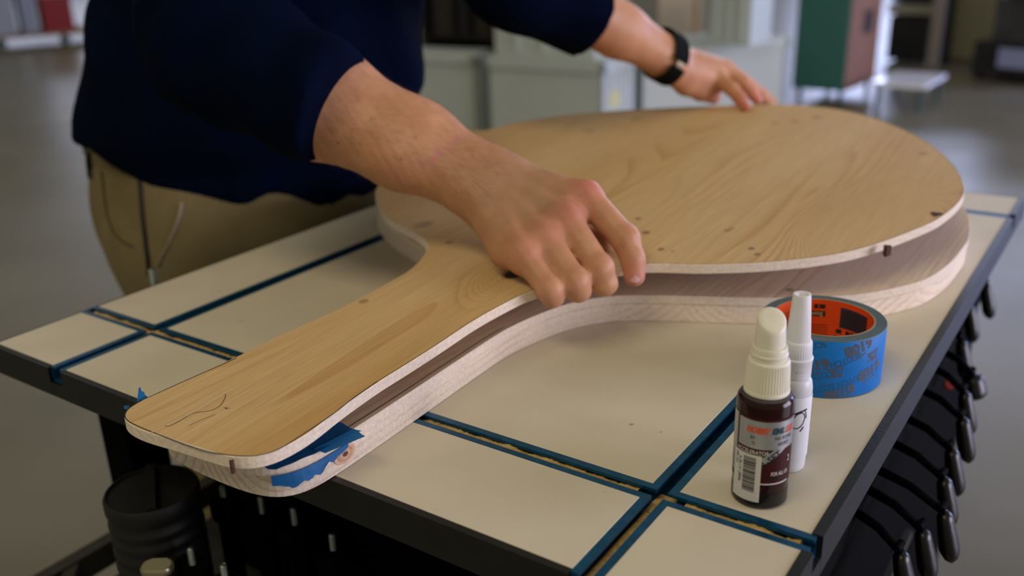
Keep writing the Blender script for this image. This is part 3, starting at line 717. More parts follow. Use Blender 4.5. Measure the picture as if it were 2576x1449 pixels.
# extend upwards to chest and shoulders (leaning towards the table)
def ext(z0, A, pts):
    return np.r_[A, [p for p in pts]]
TRz = np.r_[TRz, .36, .44, .52, .575]; TRx = np.r_[TRx, TRx[-1] + .02, TRx[-1] + .05, TRx[-1] + .075, TRx[-1] + .09]
TRy = np.r_[TRy, TRy[-1], TRy[-1:], TRy[-1:], TRy[-1:]]; TRh = np.r_[TRh, .225, .215, .185, .09]
def torso(P, shrink=0.):
    z = P[:, 2]; cx_ = np.interp(z, TRz, TRx); cy_ = np.interp(z, TRz, TRy); hw = np.interp(z, TRz, TRh) - shrink
    dx = P[:, 0] - cx_; dy = P[:, 1] - cy_
    a = dx * PR[0] + dy * PR[1]; b = dx * GH[0] + dy * GH[1]
    dep = np.minimum(hw * .80, .185)
    k = np.sqrt((a / hw) ** 2 + (b / dep) ** 2); return smax((k - 1) * dep * .9, z - .575, .05)
SHR = np.array([TRx[-2] + .02, TRy[-2] - .19, .49]); SHL = np.array([TRx[-2] + .02, TRy[-2] + .19, .49])
def fold(P):
    return .0026 * np.sin(P[:, 2] * 46 + 5 * np.sin(P[:, 1] * 9) + P[:, 0] * 22) + .0018 * np.sin(P[:, 1] * 60 + P[:, 2] * 34 + 2 * np.sin(P[:, 0] * 20))
CUFR = J((829, 268), .885); CN = nrm(RT * .80 - UP * .50 + FW * .0)   # cuff opening plane of the near sleeve
CUFR = CUFR; cnr = nrm(fdir * .9 + RT * .10)
HEM = [atX((205, 360), -.33)]
def hem_plane(P):
    # lower rim of the shirt: a slightly tilted plane through three outline points
    return HP[0] * P[:, 0] + HP[1] * P[:, 1] + HP[2] - P[:, 2]
q1 = ring_from(352, 190, 1000)[0] - PR * TRh[0] ; 
hp1 = np.array([*(ring_from(352, 192, 985)[0] - PR * ring_from(352, 192, 985)[1])[:2], ring_from(352, 192, 985)[0][2]])
def near_pt(px, off): # point on the torso's near surface below pixel px
    d = ray(px); t = (((TC[0] - GH[0] * off) - CAM[0]) * GH[0] + ((TC[1] - GH[1] * off) - CAM[1]) * GH[1]) / (d[0] * GH[0] + d[1] * GH[1]); return CAM + d * t
hp2 = near_pt((640, 522), .150); hp3 = near_pt((935, 468), .085)
A_ = np.array([[hp1[0], hp1[1], 1], [hp2[0], hp2[1], 1], [hp3[0], hp3[1], 1]]); HP = np.linalg.solve(A_, [hp1[2], hp2[2], hp3[2]])
def surf_hit(fn, px, t0=.6, t1=2.2):
    d = nrm(ray(px)); t = t0
    for _ in range(160):
        v = float(fn((CAM + d * t)[None].astype(np.float32))[0])
        if v < .0004: return CAM + d * t
        t += max(v * .6, .0006)
        if t > t1: break
    return None
HEMPX = [(225, 366), (300, 415), (400, 468), (500, 502), (600, 518), (690, 524), (800, 513), (900, 488), (940, 472), (985, 440)]
_h = [(q, surf_hit(lambda P: torso(P), q)) for q in HEMPX]; _h = [p for q, p in _h if p is not None]
_ha = np.array([(p[:2] - TC) @ PR[:2] for p in _h]); _hz = np.array([p[2] for p in _h]); _o = np.argsort(_ha); _ha, _hz = _ha[_o], _hz[_o]; _pf = np.polyfit(_ha, _hz, 3); _ha = np.linspace(_ha[0], _ha[-1], 24); _hz = np.polyval(_pf, _ha)
def hem_plane(P):
    a = (P[:, 0] - TC[0]) * PR[0] + (P[:, 1] - TC[1]) * PR[1]; b = (P[:, 0] - TC[0]) * GH[0] + (P[:, 1] - TC[1]) * GH[1]
    return np.interp(a, _ha, _hz) + np.clip(b, 0, 1) * .15 - .009 - P[:, 2]
def shirt_sdf(P):
    d = torso(P) + fold(P) * np.clip((P[:, 2] - .03) * 9, .12, 1)
    d = smax(d, hem_plane(P), .004)
    # near sleeve: shoulder - elbow - cuff
    s = rc(P, SHR, ELB + np.array([0, 0, .0]), .083, .070); s = smin(s, rc(P, ELB, CUFR + fdir * .02, .069, .0545), .03)
    s = s + .0022 * np.sin(P @ (fdir * 95).astype(np.float32) + 3 * np.sin(P[:, 2] * 30)) + .5 * fold(P)
    s = smax(s, ((P - CUFR.astype(np.float32)) @ cnr.astype(np.float32)), .004)
    s2 = rc(P, SHL, LELB, .082, .066); s2 = smin(s2, rc(P, LELB, LCUF + lfd * .03, .064, .052), .03) + .5 * fold(P)
    s2 = smax(s2, ((P - LCUF.astype(np.float32)) @ lcn.astype(np.float32)), .004)
    d = smin(d, s, .022); d = smin(d, s2, .022)
    return d
LCUF = atD((1482, 48), 1.30); lcn = nrm(lfd + RT * .12 + UP * .0)
def body_core(P):
    d = torso(P, .022); d = smax(d, -P[:, 2] - .03, .01)
    d = smin(d, rc(P, SHR, ELB, .055, .047), .02); d = smin(d, rc(P, SHL, LELB, .055, .045), .02)
    hc = np.array([TRx[-1] + .03, TRy[-1], .0])
    nk = hc + [.0, 0, .56]; hd = hc + [.055, 0, .735]
    d = smin(d, rc(P, nk, hd - [.01, 0, .05], .058, .056), .03)
    # head: skull, jaw, nose, brow, ears, lips
    q = P.copy()
    d = smin(d, ell(P, hd + [.0, 0, .02], np.eye(3), (.098, .076, .105)), .02)
    d = smin(d, ell(P, hd + [.035, 0, -.055], np.eye(3), (.058, .056, .060)), .03)
    d = smin(d, rc(P, hd + [.092, 0, .022], hd + [.116, 0, -.016], .008, .013), .010)
    for s in (-1, 1):
        d = smin(d, ell(P, hd + [-.005, s * .078, -.005], np.eye(3), (.018, .008, .032)), .006)
        d = smax(d, -(np.sqrt(((P - (hd + [.099, s * .033, .012]).astype(np.float32)) ** 2).sum(1)) - .013), .008)
        d = smin(d, np.sqrt(((P - (hd + [.080, s * .032, .010]).astype(np.float32)) ** 2).sum(1)) - .0125, .002)
    d = smin(d, ell(P, hd + [.090, 0, -.048], np.eye(3), (.008, .024, .009)), .006)
    # legs and feet
    for s in (-1, 1):
        hpj = np.array([hipx, hipy + s * .10, -.06]); kn = hpj + [.05, s * .01, -.40]; an = np.array([hipx + .0, hipy + s * .125, FLOOR + .09])
        d = smin(d, rc(P, hpj, kn, .075, .052), .03); d = smin(d, rc(P, kn, an, .050, .036), .02)
        d = smin(d, rc(P, an - [.01, 0, .04], an + [.16, s * .02, -.055], .034, .026), .02)
    return d
person = empty('person', (hipx, hipy, FLOOR), 'person in navy long-sleeved shirt and khaki trousers leaning over the table with both hands', 'person')
def skin_mat():
    m = bpy.data.materials.new('skin'); m.use_nodes = True; nt = m.node_tree; b = nt.nodes['Principled BSDF']; L = nt.links.new
    at = N(nt, 'ShaderNodeAttribute', attribute_name='tone'); tc = N(nt, 'ShaderNodeTexCoord')
    n = N(nt, 'ShaderNodeTexNoise'); n.inputs['Scale'].default_value = 55; n.inputs['Detail'].default_value = 5; L(tc.outputs['Object'], n.inputs[0])
    mm = N(nt, 'ShaderNodeMix', data_type='RGBA', blend_type='MULTIPLY'); mm.inputs[0].default_value = 1
    L(at.outputs['Color'], mm.inputs[6]); L(ramp(nt, n.outputs['Fac'], [(.3, (.90, .85, .82)), (.7, (1.06, 1.05, 1.04))]), mm.inputs[7])
    L(mm.outputs[2], b.inputs['Base Color']); b.inputs['Roughness'].default_value = .5; b.inputs['Specular IOR Level'].default_value = .35
    b.inputs['Subsurface Weight'].default_value = .25; b.inputs['Subsurface Radius'].default_value = (.006, .0022, .001); b.inputs['Subsurface Scale'].default_value = .8
    n2 = N(nt, 'ShaderNodeTexNoise'); n2.inputs['Scale'].default_value = 420; n2.inputs['Detail'].default_value = 3; L(tc.outputs['Object'], n2.inputs[0])
    bp = N(nt, 'ShaderNodeBump'); bp.inputs['Strength'].default_value = .25; bp.inputs['Distance'].default_value = .0006; L(n2.outputs['Fac'], bp.inputs['Height']); L(bp.outputs[0], b.inputs['Normal'])
    return m
M_skin = skin_mat()
def bb(pts, m): pts = np.array(pts); return pts.min(0) - m, pts.max(0) + m
lo, hi = bb([RW - fdir * .19, RW, pm, im, pt, itp, mt, rt_], .055)
Va, Fa = nets(lambda P: smax(right_arm(P), ((P - (RW - fdir * .19).astype(np.float32)) @ (-fdir).astype(np.float32)), .004), lo, hi, .0019)
lo, hi = bb([LWp - lfd * .17, LWp, lit, lpt, lpm], .055)
Vb, Fb = nets(lambda P: smax(left_arm(P), ((P - (LWp - lfd * .17).astype(np.float32)) @ (-lfd).astype(np.float32)), .004), lo, hi, .0028)
Vc, Fc = nets(body_core, (hipx - .3, hipy - .38, FLOOR), (.45, hipy + .42, .92), .011)
Vs, Fs = join((Va, Fa.tolist()), (Vb, Fb.tolist()), (Vc, Fc.tolist()))
body = part('body', Vs, Fs, M_skin, person, smooth=True)
base = np.array([.54, .275, .155])
tone = np.repeat(base[None], len(Vs), 0)
def blob(c, r, col, amt):
    d = np.linalg.norm(Vs - np.asarray(c), axis=1); k = amt * np.exp(-(d / r) ** 2); tone[:] = tone * (1 - k[:, None]) + np.array(col) * k[:, None]
red = (.66, .20, .16)
for m_, a in ((pm, .3), (rm, .5), (mm2, 1.), (im, .95)): blob(np.array(m_) + dors * .012, .016, red, a)
for m_, a in ((pp, .3), (rp, .4), (mp_, .45), (ip, .3)): blob(np.array(m_) + dors * .009, .007, (.52, .22, .15), a)
blob(itp + dors * .004, .009, (.66, .22, .24), .7); blob(J((1530, 628), .866), .03, (.42, .12, .14), .0)
for q in ((pt, rt_, mt)): blob(q, .012, (.62, .26, .22), .5)
for q in (lit, lmt): blob(q, .022, (.60, .20, .16), .75)
blob(lth3, .02, (.50, .20, .20), .6)
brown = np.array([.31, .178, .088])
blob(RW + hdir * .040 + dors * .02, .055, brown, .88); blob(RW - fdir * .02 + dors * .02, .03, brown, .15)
for q, D, r, a in [((1150, 352), .835, .006, .45), ((1128, 372), .833, .005, .4), ((1105, 385), .832, .006, .5), ((1090, 400), .83, .005, .5), ((1075, 412), .83, .005, .35)]:
    d = nrm(ray(q)); o_ = Vs[:len(Va)] - CAM; tt = o_ @ d; pd_ = np.linalg.norm(o_ - tt[:, None] * d, axis=1); fr_ = (tt < .87)
    k = np.zeros(len(Vs)); k[:len(Va)] = a * np.exp(-(pd_ / (r * .6)) ** 2) * fr_; tone[:] = tone * (1 - k[:, None]) + np.array([.50, .14, .22]) * k[:, None]
for q in [(883, 326), (1188, 391), (1116, 442), (906, 362), (1046, 344), (850, 360), (935, 300), (1010, 400)]:
    d = nrm(ray(q)); o_ = Vs[:len(Va)] - CAM; tt = o_ @ d; pd_ = np.linalg.norm(o_ - tt[:, None] * d, axis=1)
    k = np.zeros(len(Vs)); k[:len(Va)] = .8 * np.exp(-(pd_ / .0010) ** 2) * (tt < .90); tone[:] = tone * (1 - k[:, None]) + np.array([.16, .07, .04]) * k[:, None]
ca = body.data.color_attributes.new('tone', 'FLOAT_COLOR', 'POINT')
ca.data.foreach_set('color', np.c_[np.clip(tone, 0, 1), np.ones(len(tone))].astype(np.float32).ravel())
# fingernails
M_nail = mat('fingernail', (.66, .36, .34), .3, sss=.1)
def nail(c, along, up, w_, l_):
    along = nrm(along); up = nrm(up - along * (up @ along)); sd_ = np.cross(along, up); V = []; nu, nv = 9, 7
    for j in range(nv):
        for i in range(nu):
            u = (i / (nu - 1) - .5) * 2; v = (j / (nv - 1) - .5) * 2
            ww = w_ * math.sqrt(max(0, 1 - (v * .93) ** 4)); V.append(np.array(c) + sd_ * u * ww + along * v * l_ + up * (-.32 * ww * u * u * 1.2))
    return np.array(V), [(j * nu + i, j * nu + i + 1, (j + 1) * nu + i + 1, (j + 1) * nu + i) for j in range(nv - 1) for i in range(nu - 1)]
vdir = nrm(CAM - itp); idn = nrm(itp - idp)
part('fingernail', *nail(itp + vdir * .0096 + np.array([0, 0, -.0005]), idn, vdir, .0050, .0055), M_nail, person, smooth=True)
vd2 = nrm(ldo + .2 * nrm(CAM - lit))
part('fingernail', *nail(lit + vd2 * .0082, lit - lip_, vd2, .0048, .0055), M_nail, person, smooth=True)
# arm hair along the forearm
hs = []; rr_ = np.random.RandomState(2)
vn = np.zeros((len(Va), 3)); 
tri = Va[Fa]; fn_ = np.cross(tri[:, 2] - tri[:, 0], tri[:, 3] - tri[:, 1])
for k in range(4): np.add.at(vn, Fa[:, k], fn_)
vn /= np.linalg.norm(vn, axis=1)[:, None] + 1e-12
cand = np.where(((Va - RW) @ fdir < .012) & ((Va - CUFR) @ fdir > .004))[0]
for i in rr_.choice(cand, 2600, replace=False):
    p = Va[i]; n_ = vn[i]
    t_ = fdir * .9 + rr_.randn(3) * .25 - dors * .3; t_ -= n_ * (t_ @ n_); t_ = nrm(t_)
    l_ = .007 + .006 * rr_.rand(); s_ = np.cross(n_, t_) * .000045
    a, b, c = p, p + t_ * l_ * .5 + n_ * l_ * .28, p + t_ * l_ + n_ * l_ * .36
    hs.append((np.array([a - s_, a + s_, b + s_, b - s_, c]), [(0, 1, 2, 3), (3, 2, 4)]))
setp(part('arm_hair', *join(*hs), mat('arm_hair', (.16, .10, .05), .5), person), kind='stuff')
# clothing
def cloth_mat(name, c0, c1, sc_=14., rough=.9, weave=1600):
    m = bpy.data.materials.new(name); m.use_nodes = True; nt = m.node_tree; b = nt.nodes['Principled BSDF']; L = nt.links.new
    tc = N(nt, 'ShaderNodeTexCoord'); n = N(nt, 'ShaderNodeTexNoise'); n.inputs['Scale'].default_value = sc_; n.inputs['Detail'].default_value = 5; L(tc.outputs['Object'], n.inputs[0])
    L(ramp(nt, n.outputs['Fac'], [(.3, c0), (.7, c1)]), b.inputs['Base Color']); b.inputs['Roughness'].default_value = rough; b.inputs['Specular IOR Level'].default_value = .03
    n2 = N(nt, 'ShaderNodeTexNoise'); n2.inputs['Scale'].default_value = weave; L(tc.outputs['Object'], n2.inputs[0])
    bp = N(nt, 'ShaderNodeBump'); bp.inputs['Strength'].default_value = .3; bp.inputs['Distance'].default_value = .0008; L(n2.outputs['Fac'], bp.inputs['Height']); L(bp.outputs[0], b.inputs['Normal'])
    return m
M_navy = cloth_mat('navy_cotton', (.0005, .0022, .0100), (.0008, .0040, .0180))
M_khaki = cloth_mat('khaki_twill', (.16, .128, .066), (.205, .166, .086))
Vt, Ft = nets(shirt_sdf, (hipx - .3, hipy - .40, -.06), (.45, hipy + .42, .64), .0055)
part('shirt', Vt, Ft, M_navy, person, smooth=True, label='navy blue long-sleeved shirt with sleeves pushed up')
def trouser_sdf(P):
    z = P[:, 2]
    d = torso(P, .010); d = smax(d, z - .10, .01); d = smax(d, -z - .06, .02)
    d = smin(d, ell(P, (hipx + .0, hipy, -.03), np.array([PR, GH, [0, 0, 1]]), (hiph - .018, .165, .13)), .04)
    for s in (-1, 1):
        hpj = np.array([hipx + .01, hipy + s * .095, -.06]); kn = hpj + [.045, s * .01, -.40]; an = np.array([hipx + .0, hipy + s * .125, FLOOR + .09])
        d = smin(d, rc(P, hpj, kn, .105, .078), .05); d = smin(d, rc(P, kn, an, .078, .068), .03)
    d = smax(d, FLOOR + .055 - z, .004)
    d += .0030 * np.sin(z * 38 + 3 * np.sin(P[:, 1] * 14 + P[:, 0] * 8)) * np.clip((.02 - z) * 6, .25, 1) + .0015 * np.sin(P[:, 1] * 70 + z * 25)
    return d
Vp, Fp = nets(trouser_sdf, (hipx - .32, hipy - .38, FLOOR + .02), (.2, hipy + .4, .14), .008)
trou = part('trousers', Vp, Fp, M_khaki, person, smooth=True, label='khaki work trousers with slanted pockets')
# pocket trims and belt loops lie on the trouser surface
def stitch(name, px, r, m, flat=1., par=None, off=.001, fn=trouser_sdf):
    pts_ = [surf_hit(fn, q) for q in px]; pts_ = [p for p in pts_ if p is not None]
    if len(pts_) < 3: return None
    pts_ = np.array(pts_) - off * nrm(ray(px[0])) ; return part(name, *tube(dense_3(pts_), r, 6, flat=flat), m, par or trou, smooth=True)
def dense_3(P, n=6):
    P = np.array(P, float); t = np.linspace(0, len(P) - 1, (len(P) - 1) * n + 1); return np.stack([np.interp(t, np.arange(len(P)), P[:, k]) for k in range(3)], 1)
M_trim = mat('pocket_trim', srgb(150, 142, 122), .9); M_dkseam = mat('dark_seam', srgb(34, 30, 18), .9)
stitch('pocket_trim', [(458, 510), (452, 545), (440, 580), (425, 615), (408, 645), (398, 668)], .0028, M_trim, .4)
stitch('side_seam', [(352, 455), (356, 500), (360, 550), (366, 600), (372, 650), (376, 690)], .0042, M_dkseam, .6)
stitch('side_seam', [(255, 430), (262, 490), (270, 545), (285, 585), (310, 610), (335, 622)], .0012, M_dkseam, .6)
stitch('belt_loop', [(226, 385), (226, 405), (228, 425), (231, 448)], .0055, M_dkseam, .5)
# shoes and hair (out of frame, but part of the figure)
M_shoe = mat('brown_boot', srgb(60, 42, 28), .6)
for s in (-1, 1):
    an = np.array([hipx, hipy + s * .125, FLOOR + .05])
    V, F = nets(lambda P: smax(smin(rc(P, an + [-.02, 0, .05], an - [.03, 0, .0], .050, .048), rc(P, an - [.01, 0, .012], an + [.19, s * .02, -.018], .046, .034), .03), FLOOR + .002 - P[:, 2], .003), an - [.12, .09, .06], an + [.28, .12, .14], .008)
    part('boot', V, F, M_shoe, person, smooth=True)
hd = np.array([TRx[-1] + .085, TRy[-1], .735])
def hair_sdf(P):
    d = ell(P, hd + [-.006, 0, .028], np.eye(3), (.105, .084, .108)); cut = (P[:, 0] - hd[0]) * .8 - (P[:, 2] - hd[2]) * .6 - .018
    return smax(d, cut, .01) + .0015 * np.sin(P[:, 0] * 160) * np.sin(P[:, 1] * 170 + P[:, 2] * 120)
V, F = nets(hair_sdf, hd - [.14, .11, .12], hd + [.13, .11, .17], .006); part('hair', V, F, mat('brown_hair', (.05, .03, .018), .7, bump=.6, bscale=300), person, smooth=True)
for s in (-1, 1):
    part('eye', *lathe([(0.001, -.0125), (.008, -.0098), (.0125, 0), (.008, .0098), (.0001, .0125)], hd + [.0795, s * .032, .010], 16, axis=(1, 0, 0)), mat('eye_white', (.8, .78, .75), .2), person, smooth=True)
for s in (-1, 1):
    part('iris', *lathe([(.0001, 0), (.0052, 0), (.0045, .0008), (.0001, .0010)], hd + [.0915, s * .032, .008], 20, axis=(1, 0, -.12)), mat('iris_brown', (.05, .025, .012), .2), person, smooth=True)
# wristband on the left wrist: dark segments, metal bar between
wc = LWp - lfd * .002
_e1 = nrm(lacr - lfd * (lacr @ lfd)); _e2 = nrm(np.cross(_e1, lfd)); _e2 = _e2 if _e2 @ ldo > 0 else -_e2
def band_seg(a0, a1, rr0, th_, hw_, m, nm, lab=None):
    n_ = 14; V = []; 
    for t in np.linspace(a0, a1, n_):
        rad = math.cos(t) * _e1 + math.sin(t) * _e2; rx = .0395 * .0310 / math.hypot(math.cos(t) * .0310, math.sin(t) * .0395)
        for dr, dw in ((0, -hw_), (th_, -hw_), (th_, hw_), (0, hw_)): V.append(wc + rad * (rx + rr0 + dr) + lfd * dw)
    F = []
    for i in range(n_ - 1):
        for k in range(4): F.append((i * 4 + k, i * 4 + (k + 1) % 4, i * 4 + 4 + (k + 1) % 4, i * 4 + 4 + k))
    F += [(0, 1, 2, 3), tuple((n_ - 1) * 4 + k for k in (3, 2, 1, 0))]
    return part(nm, V, F, m, person, label=lab)
M_band = mat('black_leather', srgb(6, 10, 7), .8, spec=.1)
va = math.atan2(nrm(CAM - wc) @ _e2, nrm(CAM - wc) @ _e1)
band_seg(va + .10, va + 3.0, .0006, .0035, .0120, M_band, 'wristband', 'wide black band round the left wrist')
band_seg(va - 3.3, va - .10, .0006, .0035, .0120, M_band, 'wristband')
band_seg(va - .10, va + .10, .0010, .0024, .0060, mat('band_clasp', srgb(120, 112, 88), .4, .6), 'band_clasp')
#@@PART3
# ------------------------------------------------------------------ lettering helper
def text_mesh(s, size, bold=0., shear=0., align='CENTER', cond=1.):
    c = bpy.data.curves.new('t', 'FONT'); c.body = s; c.size = size; c.align_x = align; c.align_y = 'CENTER'; c.shear = shear; c.offset = bold; c.resolution_u = 3
    o = bpy.data.objects.new('t', c); COL.objects.link(o)
    bpy.context.view_layer.update()
    me = bpy.data.meshes.new_from_object(o.evaluated_get(bpy.context.evaluated_depsgraph_get()))
    V = np.array([v.co for v in me.vertices]).reshape(-1, 3); F = [tuple(p.vertices) for p in me.polygons]
    bpy.data.objects.remove(o); bpy.data.curves.remove(c); bpy.data.meshes.remove(me)
    V[:, 0] *= cond
    return V[:, :2], F
def quad2(x0, x1, y0, y1, nx=1):
    xs_ = np.linspace(x0, x1, nx + 1); V = [(x, y0) for x in xs_] + [(x, y1) for x in xs_]; n = nx + 1
    return np.array(V), [(i, i + 1, n + i + 1, n + i) for i in range(nx)]
def rot2(V, a, c=(0, 0), flip=False):
    ca, sa = math.cos(a), math.sin(a); R = np.array([[ca, -sa], [sa, ca]]); V = V @ R.T
    if flip: V = V * [-1, 1]
    return V + c
def wrap(V2, ctr, r, azim, z0=0., inside=False):
    """flat artwork (u along the circumference, v up) laid on a cylinder; azim faces the viewer"""
    a = azim + (V2[:, 0] / r) * (-1 if inside else 1)
    return np.c_[ctr[0] + r * np.cos(a), ctr[1] + r * np.sin(a), ctr[2] + z0 + V2[:, 1]]
# ------------------------------------------------------------------ accelerator spray bottle
def az_to_cam(c): return math.atan2(CAM[1] - c[1], CAM[0] - c[0])
B0 = np.array([.6825, .1289, .0003]); AZ = az_to_cam(B0)
bottle = empty('spray_bottle', B0, 'small dark red spray bottle with white ribbed cap, barcode sticker and silver label', 'bottle')
M_amber = mat('dark_red_plastic', srgb(36, 6, 9), .14, spec=.35)
M_amber_d = mat('dusty_shoulder', srgb(62, 56, 54), .6, bump=.5, bscale=900)
r0 = .0174
V, F = lathe([(.0005, .0), (r0 - .0025, 0), (r0 - .0006, .0010), (r0, .0030), (r0, .0700), (r0 - .0004, .0722), (r0 - .0018, .0740)], B0, 64); part('bottle_body', V, F, M_amber, bottle, auto=50)
V, F = lathe([(r0 - .0018, .0740), (.0145, .0748), (.0137, .0752)], B0, 64); part('shoulder', V, F, M_amber_d, bottle, auto=50)
V, F = lathe([(r0 + .00005, .0020), (r0 + .00010, .0028), (r0 + .00010, .0115), (r0 + .00005, .0120)], B0, 64, cap=False); part('dark_base', V, F, mat('black_liquid', srgb(12, 12, 12), .25), bottle, smooth=True)
M_cap = mat('ivory_plastic', srgb(226, 222, 204), .35, sss=.1)
# ribbed collar
n_ = 144; t = np.linspace(0, 2 * math.pi, n_, endpoint=False); ribs = np.where((np.arange(n_) % 3) == 0, -.0006, 0.)
def ribring(r, z, k=1.): return B0 + np.c_[(r + ribs * k) * np.cos(t), (r + ribs * k) * np.sin(t), np.full(n_, z)]
V, F = loft([ribring(.0134, .0752, 0), ribring(.0139, .0757, 0), ribring(.0139, .0775, 0), ribring(.0137, .0782), ribring(.0128, .0950), ribring(.0124, .0965, 0), ribring(.0116, .0972, 0)]); part('ribbed_collar', V, F, M_cap, bottle, auto=35)
V, F = lathe([(.0108, .0970), (.0108, .0995), (.0112, .1000), (.0112, .1012), (.0107, .1018), (.0106, .1048), (.0103, .1056), (.0096, .1058), (.0090, .1052)], B0, 56); part('pump_ring', V, F, M_cap, bottle, auto=35)
# slanted nozzle cap: high at the back
n_ = 56; t = np.linspace(0, 2 * math.pi, n_, endpoint=False); gx = np.array([math.cos(AZ + .35), math.sin(AZ + .35)])
def nz(r, zf): xy = np.c_[r * np.cos(t), r * np.sin(t)]; s_ = xy @ gx / .0085; return np.c_[B0[0] + xy[:, 0], B0[1] + xy[:, 1], [zf(q, r) for q in s_]]
rings = [nz(.0092, lambda q, r: .1040), nz(.0088, lambda q, r: .1150)]
top = lambda q, r: .1235 - .0052 * q - .0010 * q * q
rings += [nz(.0085, lambda q, r: top(q, r) - .0012), nz(.0082, lambda q, r: top(q, r) - .0004), nz(.0074, lambda q, r: top(q, r) + .0001), nz(.005, lambda q, r: top(q, r) + .0004), nz(.0002, lambda q, r: top(0, r) + .0005)]
V, F = loft(rings); part('nozzle', V, F, M_cap, bottle, auto=50)
# label
M_silver = mat('silver_label', srgb(176, 180, 184), .38, .7); M_maroon = mat('maroon_label', srgb(58, 16, 14), .45, .0, .2); M_wht = mat('sticker_white', srgb(206, 204, 200), .5)
M_ink = mat('ink_black', srgb(12, 12, 14), .5); M_orange = mat('print_orange', srgb(206, 84, 40), .4); M_teal = mat('print_teal', srgb(20, 60, 72), .4); M_lt = mat('print_silver', srgb(205, 200, 196), .4, .3); M_grey = mat('print_grey', srgb(84, 80, 84), .5)
def art(name, V2, F, m, dr, par, ctr=B0, r=r0, az=AZ, z0=0., inside=False, label=None):
    V = wrap(np.asarray(V2, float), ctr, r + dr, az, z0, inside); 
    return part(name, V, F, m, par, smooth=False, label=label)
Ls = []
def strip(x0, x1, y0, y1, n=16): return quad2(x0, x1, y0, y1, n)
lab = part('label', *(lambda q: (wrap(q[0], B0, r0 + .00012, AZ), q[1]))(strip(-.027, .030, .0180, .0640, 48)), M_maroon, bottle, label='maroon and silver printed label')
def onlab(V2, F, m, dr=.0002, nm='print'): return part(nm, wrap(np.asarray(V2, float), B0, r0 + dr, AZ), F, m, lab)
onlab(*strip(-.0165, .0245, .0432, .0622, 28), M_silver, .00020, 'silver_field')
onlab(*strip(-.027, -.0182, .022, .0632, 8), M_silver, .00020, 'silver_field')
# maroon wedge, slanted silver banner, silver rule
def poly_strip(P): 
    xa = np.linspace(0, 1, 15); A = [(P[0][0] * (1 - t_) + P[1][0] * t_, P[0][1] * (1 - t_) + P[1][1] * t_) for t_ in xa]; Bq = [(P[3][0] * (1 - t_) + P[2][0] * t_, P[3][1] * (1 - t_) + P[2][1] * t_) for t_ in xa]
    n = 15; return np.array(A + Bq), [(i, i + 1, n + i + 1, n + i) for i in range(n - 1)]
onlab(*poly_strip([(-.0005, .0310), (.0165, .0440), (.0165, .0505), (-.0005, .0365)]), M_silver, .00026, 'silver_banner')
onlab(*strip(-.0005, .020, .0186, .0196, 16), M_lt, .00026, 'silver_rule')
def fit_text(t_, u0, u1, v, h_, m_, shear=0., bold=.00006, dr=.00034, rot=0., par=None):
    V2, F = text_mesh(t_, 1., bold / h_, shear, 'LEFT'); V2 = V2 - [V2[:, 0].min(), (V2[:, 1].min() + V2[:, 1].max()) / 2]
    V2 = V2 * [(u1 - u0) / V2[:, 0].max(), h_ / (V2[:, 1].max() - V2[:, 1].min())]
    V2 = rot2(V2, rot, (u0, v)) if rot else V2 + [u0, v]
    return part('lettering', wrap(V2, B0, r0 + dr, AZ), F, m_, par or lab)
fit_text('HOBBY', -.0106, .0052, .0560, .0046, M_orange, .3, .0003); fit_text('KING', .0054, .0136, .0560, .0046, M_teal, .3, .0003); fit_text('.COM', .0138, .0222, .0560, .0046, M_orange, .3, .0003)
fit_text('SH', -.0077, -.0048, .0507, .0026, M_grey); fit_text('NG KONG', .0076, .0205, .0510, .0026, M_grey); fit_text('TI', -.0068, -.0046, .0468, .0026, M_grey); fit_text('60327', .0098, .0180, .0470, .0024, M_grey)
fit_text('ACCELERATOR', -.0170, .0046, .0407, .0028, M_lt)
fit_text('FOR ALL CA', .0066, .0195, .0262, .0027, M_lt); fit_text('WARNING', .0050, .0160, .0224, .0020, M_ink); fit_text('2', .0185, .0206, .0350, .0044, M_lt)
fit_text('A-SET', -.0004, .0150, .0320, .0046, M_ink, 0, .0001, .00036, math.atan2(.0130, .017)); fit_text('\u2122', .0140, .0166, .0468, .0014, M_ink, 0, 0, .00036, .6)
# barcode sticker
stk = part('barcode_sticker', *(lambda q: (wrap(q[0], B0, r0 + .00045, AZ), q[1]))(strip(-.0196, .0004, .0058, .0388, 20)), M_wht, bottle, label='white barcode sticker')
rb = random.Random(4); y = .0125; ms = []
V_all = []; F_all = []; nn = 0
while y < .0365:
    wd_ = rb.choice([.00022, .00022, .0004, .0006]); q = strip(-.0112, -.0030, y, y + wd_, 8); V_all.append(q[0]); F_all += [tuple(i + nn for i in f) for f in q[1]]; nn += len(q[0]); y += wd_ + rb.choice([.0002, .0003, .0005])
part('barcode', wrap(np.vstack(V_all), B0, r0 + .0006, AZ), F_all, M_ink, stk)
V2, F = text_mesh('A.24.1.3.1 [8456', .0032, .00003, 0, 'CENTER', .85); part('lettering', wrap(rot2(V2, -math.pi / 2, (-.0136, .0262)), B0, r0 + .0006, AZ), F, M_ink, stk)
V2, F = text_mesh('HK-151', .0032, .00003, 0, 'CENTER', .85); part('lettering', wrap(rot2(V2, -math.pi / 2, (-.0166, .0330)), B0, r0 + .0006, AZ), F, M_ink, stk)

